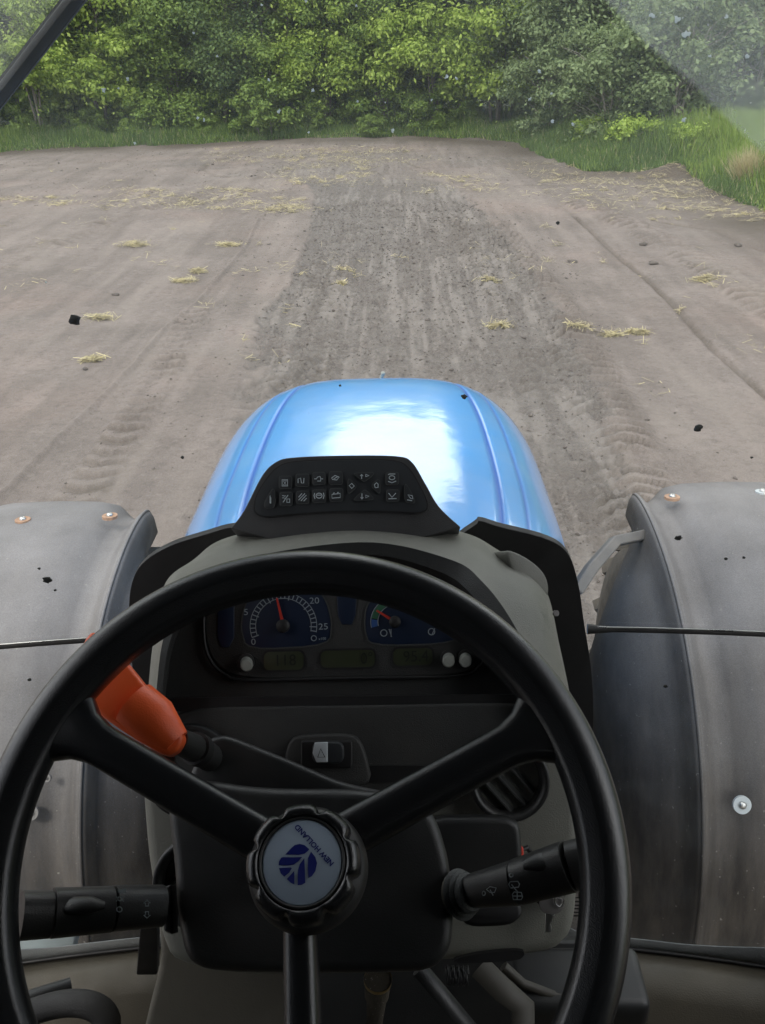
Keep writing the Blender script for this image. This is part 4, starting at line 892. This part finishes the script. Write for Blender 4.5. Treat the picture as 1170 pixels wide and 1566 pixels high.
# air vents
def vent(cx, cy, r, pl, tilt, name='air_vent', asp=1.0):
    o = pl.at(cx, cy, .004); rr = pl.px(cx, cy, r); V = []; F = []; n = 48; pr = [(1.0, -.004), (1.0, .006), (.95, .011), (.84, .009), (.78, .001), (.76, -.02), (0, -.024)]
    for dr, z in pr:
        for i in range(n):
            a = 2*math.pi*i/n; V.append(o+pl.x*rr*dr*math.cos(a)+pl.y*rr*dr*asp*math.sin(a)+pl.n*z)
    for j in range(len(pr)-1):
        for i in range(n): F.append((j*n+i, j*n+(i+1) % n, (j+1)*n+(i+1) % n, (j+1)*n+i))
    v_ = from_py(name, V, F, M_dark, DASH)
    for k in (-.45, 0, .45):
        ca, sa = math.cos(R(tilt)), math.sin(R(tilt)); hw = math.sqrt(1-k*k)*.74*rr; cpt = o+(pl.x*(-sa)+pl.y*ca)*k*rr*.8; dx = pl.x*ca+pl.y*sa; dn = (pl.n*.9-(pl.x*(-sa)+pl.y*ca)*.45).normalized()
        q = [cpt-dx*hw-pl.n*.014, cpt+dx*hw-pl.n*.014, cpt+dx*hw-pl.n*.014+dn*.014, cpt-dx*hw-pl.n*.014+dn*.014]; prism3('vent_slat', q, (pl.x*(-sa)+pl.y*ca)*.0015, M_lip, v_, 0)
    return v_
vent(778, 1192, 58, PL, -48); vent(292, 1178, 66, PL, 30); vent(304, 1347, 62, PL, 30)
# ignition cover, lower right recess
prism('ignition_cover', [tuple(p) for p in chaikin([(640, 1252), (775, 1250), (796, 1262), (800, 1310), (796, 1372), (640, 1380)], 2, .18)], PL, .02, M_dark, DASH, lift=.028, bw=.006, seg=4)
prism('ignition_lock', oval(838, 1372, 20, 17), PL, .015, M_dark, DASH, lift=.014, bw=.003)
prism('red_tab', rrect(791, 1296, 801, 1318, 3), PL, .006, M_redp, DASH, lift=.024, bw=.001)
tube('red_tab_cable', [PL.at(797, 1300, .02), PL.at(806, 1296, .018), PL.at(812, 1304, .012), PL.at(815, 1312, .002)], .0022, M_black, DASH, 8)
prism('lower_recess', [tuple(p) for p in chaikin([(690, 1468), (730, 1458), (800, 1452), (803, 1462), (790, 1470), (700, 1474)], 2)], PL, .006, M_black, DASH, lift=.0065, bw=0)
# key in the lock
key = empty('ignition_key', PL.at(843, 1380, .02)); tag(key, 'small metal key hanging from the ignition lock under the right stalk', 'key')
def keyp(name, poly, lift, th, m_):
    o = prism(name, poly, PL, th, m_, None, lift=lift, bw=.0004, seg=2); o.parent = key; o.matrix_parent_inverse = Matrix.Translation(-key.location); return o
keyp('key_head', [tuple(p) for p in chaikin([(826, 1376), (862, 1372), (864, 1388), (852, 1399), (832, 1398), (824, 1386)], 2)], .022, .002, M_steel)
keyp('key_blade', [(834, 1396), (848, 1396), (848, 1402), (845, 1404), (845, 1410), (842, 1412), (844, 1418), (843, 1426), (834, 1426)], .0215, .0015, M_metal)
a = PL.at(855, 1376, .024); o = tube('key_ring', [a+PL.x*.004*math.cos(k)+PL.y*.006*math.sin(k) for k in np.linspace(0, 6.28, 16)], .0007, M_metal, None, 6, cap=False); o.parent = key; o.matrix_parent_inverse = Matrix.Translation(-key.location)

# steering column shroud
PC = Plane(470, 1350, .69, 50)
sh = prism('column_shroud', [tuple(p) for p in chaikin([(252, 1228), (290, 1188), (400, 1205), (560, 1205), (650, 1225), (672, 1262), (688, 1320), (694, 1400), (690, 1452), (662, 1486), (560, 1490), (320, 1488), (282, 1468), (268, 1400), (264, 1320)], 2, .2)], PC, .07, M_dark, T, bw=.009, seg=4)
PC2 = Plane(450, 1170, .745, 50)
up_ = prism('upper_shroud', [tuple(p) for p in chaikin([(285, 1190), (318, 1128), (345, 1122), (440, 1160), (520, 1195), (615, 1215), (640, 1245), (640, 1300), (270, 1300)], 2, .15)], PC2, .05, M_dark, T, bw=.006, seg=4)
# lower fairing and under-dash hardware
PLo = Plane(330, 1520, .92, 20)
prism('lower_fairing', [tuple(p) for p in chaikin([(238, 1395), (246, 1470), (222, 1560), (200, 1680), (470, 1700), (455, 1500), (430, 1450)], 2, .2)], PLo, .12, M_fair, T, bw=.02, seg=4)
prism('glass_post', [(214, 1418), (240, 1405), (240, 1492), (208, 1492)], Plane(225, 1450, 1.3, 0), .02, M_black, T, bw=.003)
prism('floor_post', [(948, 1515), (985, 1512), (990, 1640), (940, 1640)], Plane(965, 1550, 1.2, 30), .05, M_fair, T, bw=.01)
PU = Plane(600, 1530, 1.0, 35)
prism('footwell_wall', [(380, 1440), (930, 1440), (950, 1700), (380, 1700)], Plane(600, 1530, 1.18, 30), .02, M_dark, T, bw=.004)
a = P(578, 1498, .93); b = P(572, 1575, .98); pin = tube('adjuster_pin', [a, a.lerp(b, .3), a.lerp(b, .35), b], [.014, .013, .011, .008], M_brown, T, 18)
d_ = (b-a).normalized(); tube('pin_ring', [a-d_*.002, a+d_*.003], [.0148, .0148], M_brass, T, 24, cap=False)
tube('tie_rod', [P(640, 1480, 1.0), P(670, 1515, 1.0), P(740, 1600, 1.0)], .011, M_dark, T, 8, flat=.6)
tube('pedal_arm', [P(735, 1480, 1.02), P(770, 1515, 1.0), P(800, 1540, .99), P(800, 1620, .98)], .015, M_sill_d, T, 8, flat=.5)
tube('brake_pipe', [P(770, 1478, 1.03), P(800, 1505, 1.03), P(850, 1524, 1.03), P(960, 1526, 1.03)], .006, M_sill_d, T, 8)
coil = [P(682+34*t, 1492+2*math.sin(60*t*math.pi/3), .97)+Vector((0, .009*math.cos(t*90), .009*math.sin(t*90))) for t in np.linspace(0, 1, 150)]; tube('return_spring', coil, .0008, M_black, T, 5)
box('footwell_box', P(880, 1510, 1.06), .16, .08, .05, M_dark, T, .012)
# dark strap and pedal at the lower left
strap = tube('rubber_boot', [P(*q) for q in spline([(-60, 1610, .98), (20, 1560, .99), (90, 1536, 1.0), (140, 1538, 1.0), (164, 1562, .995), (150, 1600, .98)], 30)], [.016]*30, M_rubber, T, 14, flat=.6)
tube('clutch_pedal', [P(*q) for q in spline([(-20, 1550, 1.05), (50, 1526, 1.06), (108, 1508, 1.08)], 12)], [.010]*12, M_dark, T, 12)
tag(scatter_ico('floor_litter', np.array([0.]), np.array([0.]), np.array([.0001]), .5, M_straw), None) if False else None
lv = []
for _ in range(70):
    px, py = random.uniform(985, 1170), 1530+abs(random.gauss(0, 12))+random.uniform(0, 30)*(random.random() < .3)
    g = G(px, py, sillz-.088); a = random.uniform(0, 3.14); l_, w_ = random.uniform(.003, .011), random.uniform(.0012, .003); dx = Vector((math.cos(a), math.sin(a), random.uniform(-.2, .2)))*l_; dy = Vector((-math.sin(a), math.cos(a), .2))*w_
    lv.append(([g-dx, g+dy, g+dx, g-dy], [(0, 1, 2, 3)]))
V, F = join_data(lv); tag(from_py('chaff', V, F, M_straw, None, False), 'loose chaff and straw bits on the cab floor by the sill', 'chaff', kind='stuff')
# pale step panel outside, low on the left
PO = Plane(60, 1450, 1.75, 35)
stp = prism('step_panel', [tuple(p) for p in chaikin([(10, 1425), (118, 1425), (108, 1462), (104, 1482), (10, 1484)], 1, .1)], PO, .03, M_pale, T, bw=.004)
prism('step_edge', [(5, 1488), (112, 1484), (112, 1496), (5, 1500)], PO, .03, M_fair, T, bw=.004)

# stalks
def stalk_seg(name, a, b, ra, rb, m_, parent, n=6, flat=1.0, rnd=0.0, sup=2.4):
    k = []; rr = []
    for i in range(n+1):
        t = i/n; k.append(a.lerp(b, t)); q = ra+(rb-ra)*t
        rr.append(q)
    k = [a.lerp(b, -.004)]+k+[a.lerp(b, 1.004)]; rr = [rr[0]*.9]+rr+[rr[-1]*.9]
    return tube(name, k, rr, m_, parent, 28, sup=sup, flat=flat, upv=Vector((0, -.7, .7)))
zl = .655; pxm = zl/FPX
ls = stalk_seg('light_stalk', P(247, 1385, zl+.03), P(172, 1389, zl+.01), 31*pxm, 33*pxm, M_dark, T)
stalk_seg('stalk_barrel', P(170, 1390, zl+.01), P(80, 1396, zl-.01), 33*pxm, 35.5*pxm, M_dark, ls); stalk_seg('horn_button', P(77, 1398, zl-.01), P(30, 1400, zl-.02), 33*pxm, 34.5*pxm, M_dark, ls)
Pst = Plane(150, 1385, zl+.008-.026*.86, 49, 3)
tube('thumb_rib', [Pst.at(98, 1386, .001), Pst.at(110, 1385, .003), Pst.at(140, 1384, .003), Pst.at(160, 1384, .0)], [.004, .007, .007, .003], M_dark, ls, 12, flat=.6)
def ly(x, y): return (x/4.5, 1340+y/4.5)
IC2 = [[(150, 275), (165, 300), (150, 322), (150, 275)], [(165, 285), (232, 285)], [(165, 315), (232, 315)], [(232, 282), (245, 290), (232, 318)], [(200+22*math.cos(k), 300+16*math.sin(k)) for k in np.linspace(0, 6.28, 12)],
       [(203+14*math.cos(k), 352+12*math.sin(k)) for k in np.linspace(0, 6.28, 10)], [(822+18*math.cos(k), 228+18*math.sin(k)) for k in np.linspace(0, 6.28, 14)], [(826+16*math.cos(k), 155+14*math.sin(k)) for k in np.linspace(0, 6.28, 12)],
       [(800, 140), (808, 146)], [(852, 140), (844, 146)], [(800, 172), (808, 166)], [(852, 172), (844, 166)], [(810, 98), (868, 95)], [(812, 108), (868, 104)], [(825, 115), (868, 114)], [(850, 92), (868, 92)],
       [(1012, 165), (1034, 185), (1022, 186), (1022, 205), (1002, 205), (1002, 187), (990, 186), (1012, 165)], [(1012, 288), (1034, 268), (1022, 266), (1022, 244), (1002, 244), (1002, 266), (990, 268), (1012, 288)]]
strokes('stalk_icons', [[ly(*q) for q in l] for l in IC2], 1.7, Pst, M_print, ls, .009)
prism('stalk_slot', [(246, 1358), (262, 1352), (264, 1430), (250, 1424)], PC, .02, M_black, T, lift=-.01, bw=.002)
zr = .66; pxm = zr/FPX
rs = stalk_seg('wiper_stalk', P(722, 1362, zr+.02), P(792, 1349, zr), 25*pxm, 33*pxm, M_dark, T, flat=.95)
stalk_seg('stalk_barrel', P(793, 1348, zr), P(872, 1324, zr-.015), 33*pxm, 37*pxm, M_dark, rs); stalk_seg('stalk_tip', P(873, 1324, zr-.015), P(925, 1312, zr-.02), 35*pxm, 37*pxm, M_dark, rs)
Prs = Plane(780, 1350, zr-.018, 49, -3)
tube('thumb_rib', [Prs.at(800, 1323, .001), Prs.at(822, 1318, .003), Prs.at(848, 1313, .003), Prs.at(862, 1308, .0)], [.004, .008, .008, .005], M_dark, rs, 12, flat=.5)
def ry(x, y): return (640+x/3.656, 1120+y/3.656)
IC3 = [[(518+11*math.cos(k), 798+11*math.sin(k)) for k in np.linspace(0, 6.28, 12)], [(365+9*math.cos(k), 900+12*math.sin(k)) for k in np.linspace(0, 6.28, 10)], [(380, 878), (400, 862), (435, 870), (425, 895), (400, 895), (380, 878)], [(400, 880), (418, 912)],
       [(505, 850), (512, 835), (555, 833), (565, 848), (560, 865), (515, 870), (505, 850)], [(520, 850), (548, 885)], [(525, 905), (535, 892), (575, 895), (582, 920), (575, 935), (530, 935), (525, 905)], [(552, 885), (552, 938)], [(527, 915), (580, 915)]]
strokes('stalk_icons', [[ry(*q) for q in l] for l in IC3], 1.5, Prs, M_print, rs, .008)
for i, (x, r) in enumerate(((699, .017), (705, .019), (711, .017), (717, .015))):
    c_ = P(x, 1369-i, zr+.03-i*.004); d_ = (P(722, 1362, zr+.02)-P(690, 1368, zr+.035)).normalized(); tube('stalk_boot', [c_-d_*.0025, c_, c_+d_*.0025], [r*.86, r, r*.86], M_lip if i else M_fair, T, 28, upv=Vector((0, -.7, .7)))
prism('stalk_shadow_box', [tuple(p) for p in chaikin([(700, 1388), (795, 1378), (800, 1400), (780, 1416), (712, 1418)], 2, .2)], Plane(750, 1400, .70, 50), .04, M_black, T, bw=.005)  # black box below the stalk, shadow put in by its colour

# orange shuttle lever
zo = .70
PK = Plane(200, 1070, zo, 48, 8)
lever = tube('shuttle_lever', [P(335, 1168, zo+.07), P(303, 1147, zo+.03), P(270, 1132, zo)], [.012, .0115, .010], M_dark, T, 18)
tube('lever_collar', [P(305, 1148, zo+.032), P(297, 1144, zo+.024)], [.0135, .0135], M_black, lever, 20)
kn = chaikin([(104, 1026), (134, 966), (152, 966), (194, 1012), (226, 1052), (256, 1088), (283, 1126), (274, 1146), (254, 1158), (196, 1124), (150, 1092), (108, 1048)], 2, .2)
knob = prism('lever_knob', [tuple(p) for p in kn], PK, .022, M_orange, lever, lift=.010, bw=.007, seg=5)
tube('knob_neck', [PK.at(205, 1078, -.001), PK.at(235, 1102, .001), PK.at(268, 1137, 0)], [.020, .0195, .0125], M_orange, knob, 24, flat=.95)

# ---------------- steering wheel
PW = Plane(453, 1317, .60, 51.5, -1)
cW = PW.o; Rw = .2068
def wp_(r, a, z=0.0): return cW+PW.x*r*math.cos(R(a))+PW.y*r*math.sin(R(a))+PW.n*z
NU, NV = 160, 28; V = []; F = []
for i in range(NU):
    a = 360*i/NU
    for j in range(NV):
        b = 2*math.pi*j/NV; c, s = math.cos(b), math.sin(b); rx, rz = .0165, .0185
        rr = rx*math.copysign(abs(c)**.85, c); zz = rz*math.copysign(abs(s)**.9, s)
        if c < -.1 and s > -.3: rr *= 1.0+.16*max(0, s+.3)*max(0, -c)      # inner shoulder of the grip
        g = -.0018*math.exp(-((b-2.05)/.13)**2)                            # moulded line along the inside
        V.append(wp_(Rw+rr+g*c, a, zz+g*s))
for i in range(NU):
    for j in range(NV): F.append((i*NV+j, ((i+1) % NU)*NV+j, ((i+1) % NU)*NV+(j+1) % NV, i*NV+(j+1) % NV))
wheel = from_py('steering_wheel', V, F, M_wheel, T)
hubz = -.012
def spoke(px_rim, py_rim, wr, wh, hubang=None):
    q = PW.at(px_rim, py_rim, 0)-cW; a = math.degrees(math.atan2(q.dot(PW.y), q.dot(PW.x))); lines = []
    for i in range(15):
        t = i/14; r = .030+(Rw-.004-.030)*t; fl = 0
        hw = wh+(wr-wh)*t; e = max(0, (t-.74)/.26); hw += .030*e**2.6
        z = hubz+(0-hubz)*min(1, t*1.1)**1.5; th = .0135+.001*t; sec = []
        for k in range(20):
            b = 2*math.pi*k/20; c, s = math.cos(b), math.sin(b); c = math.copysign(abs(c)**.6, c); s = math.copysign(abs(s)**.75, s)
            rr = r; lat = hw*c
            # follow the rim's circle where the spoke flares into it
            p = cW+PW.x*(rr*math.cos(R(a))-lat*math.sin(R(a)))+PW.y*(rr*math.sin(R(a))+lat*math.cos(R(a)))
            d = p-cW
            lim = Rw-.001
            if d.length > lim: p = cW+d*(lim/d.length)
            sec.append(p+PW.n*(z+th*s*(1-.25*e)))
        lines.append(sec)
    loft('spoke', lines, M_wheel, wheel, closed=True)
spoke(92, 1103, .0145, .0155); spoke(868, 1090, .0145, .0160); spoke(466, 1730, .0125, .0115)
# hub: lobed knob, collar and badge
PH = Plane(462, 1318, .558, 57, -1)
cH = PH.o
def ring(name, prof, m_, parent, lobes=0, depth=0.0, n=96, cap=False):
    V = []; F = []
    for r, z, lf in prof:
        for i in range(n):
            a = 2*math.pi*i/n; k = 1.0
            if lobes: k = 1-depth*lf*max(0, math.cos(lobes*(a-.5)))**4
            V.append(cH+PH.x*r*k*math.cos(a)+PH.y*r*k*math.sin(a)+PH.n*z)
    for j in range(len(prof)-1):
        for i in range(n): F.append((j*n+i, j*n+(i+1) % n, (j+1)*n+(i+1) % n, (j+1)*n+i))
    if cap: F.append(tuple(range((len(prof)-1)*n, len(prof)*n)))
    return from_py(name, V, F, m_, parent)
ring('hub_collar', [(.030, -.075, 0), (.038, -.05, 0), (.040, -.034, 0), (.037, -.026, 0), (.030, -.022, 0)], M_dark, wheel)
ring('hub_knob', [(.034, -.030, 1), (.0365, -.018, 1), (.0365, -.006, 1), (.0345, -.0005, 1), (.0315, .0015, .6), (.0285, .0012, 0), (.0278, -.001, 0), (.0272, -.0018, 0)], M_wheel, wheel, 8, .13)
ring('hub_ring', [(.0276, -.0012, 0), (.0270, .0012, 0), (.0258, .0008, 0), (.0255, -.001, 0)], M_dark, wheel)
ring('hub_badge', [(.0256, -.0012, 0), (.0252, -.0002, 0), (.0246, .0001, 0)], M_badge, wheel, cap=True)
PB = Plane(462, 1318, .558, 57, -1)
def hb(x, y): return (380+x/6.5, 1220+y/6.5)
LEAFP = [[(365, 565), (420, 505), (460, 470), (510, 458), (560, 472), (605, 512), (590, 530), (560, 555), (500, 568), (420, 565)],
         [(325, 595), (345, 590), (440, 592), (535, 588), (500, 628), (450, 665), (400, 672), (300, 670), (302, 640)],
         [(303, 698), (420, 692), (432, 700), (405, 745), (355, 785), (320, 750)],
         [(380, 808), (425, 760), (455, 725), (458, 790), (456, 862), (420, 845)],
         [(490, 870), (488, 800), (492, 720), (510, 660), (555, 600), (562, 720), (565, 845), (530, 866)],
         [(595, 800), (590, 700), (592, 600), (622, 535), (665, 590), (682, 650), (665, 730), (630, 780)]]
fills('badge_leaf', [[hb(*q) for q in l] for l in LEAFP], PB, M_navy, wheel, .0006)
cxb, cyb = hb(655, 470); text('badge_lettering', 'NEW HOLLAND', PB, cxb, cyb, 8.0, M_navy, wheel, 227, .0006, .98, bold=.03)
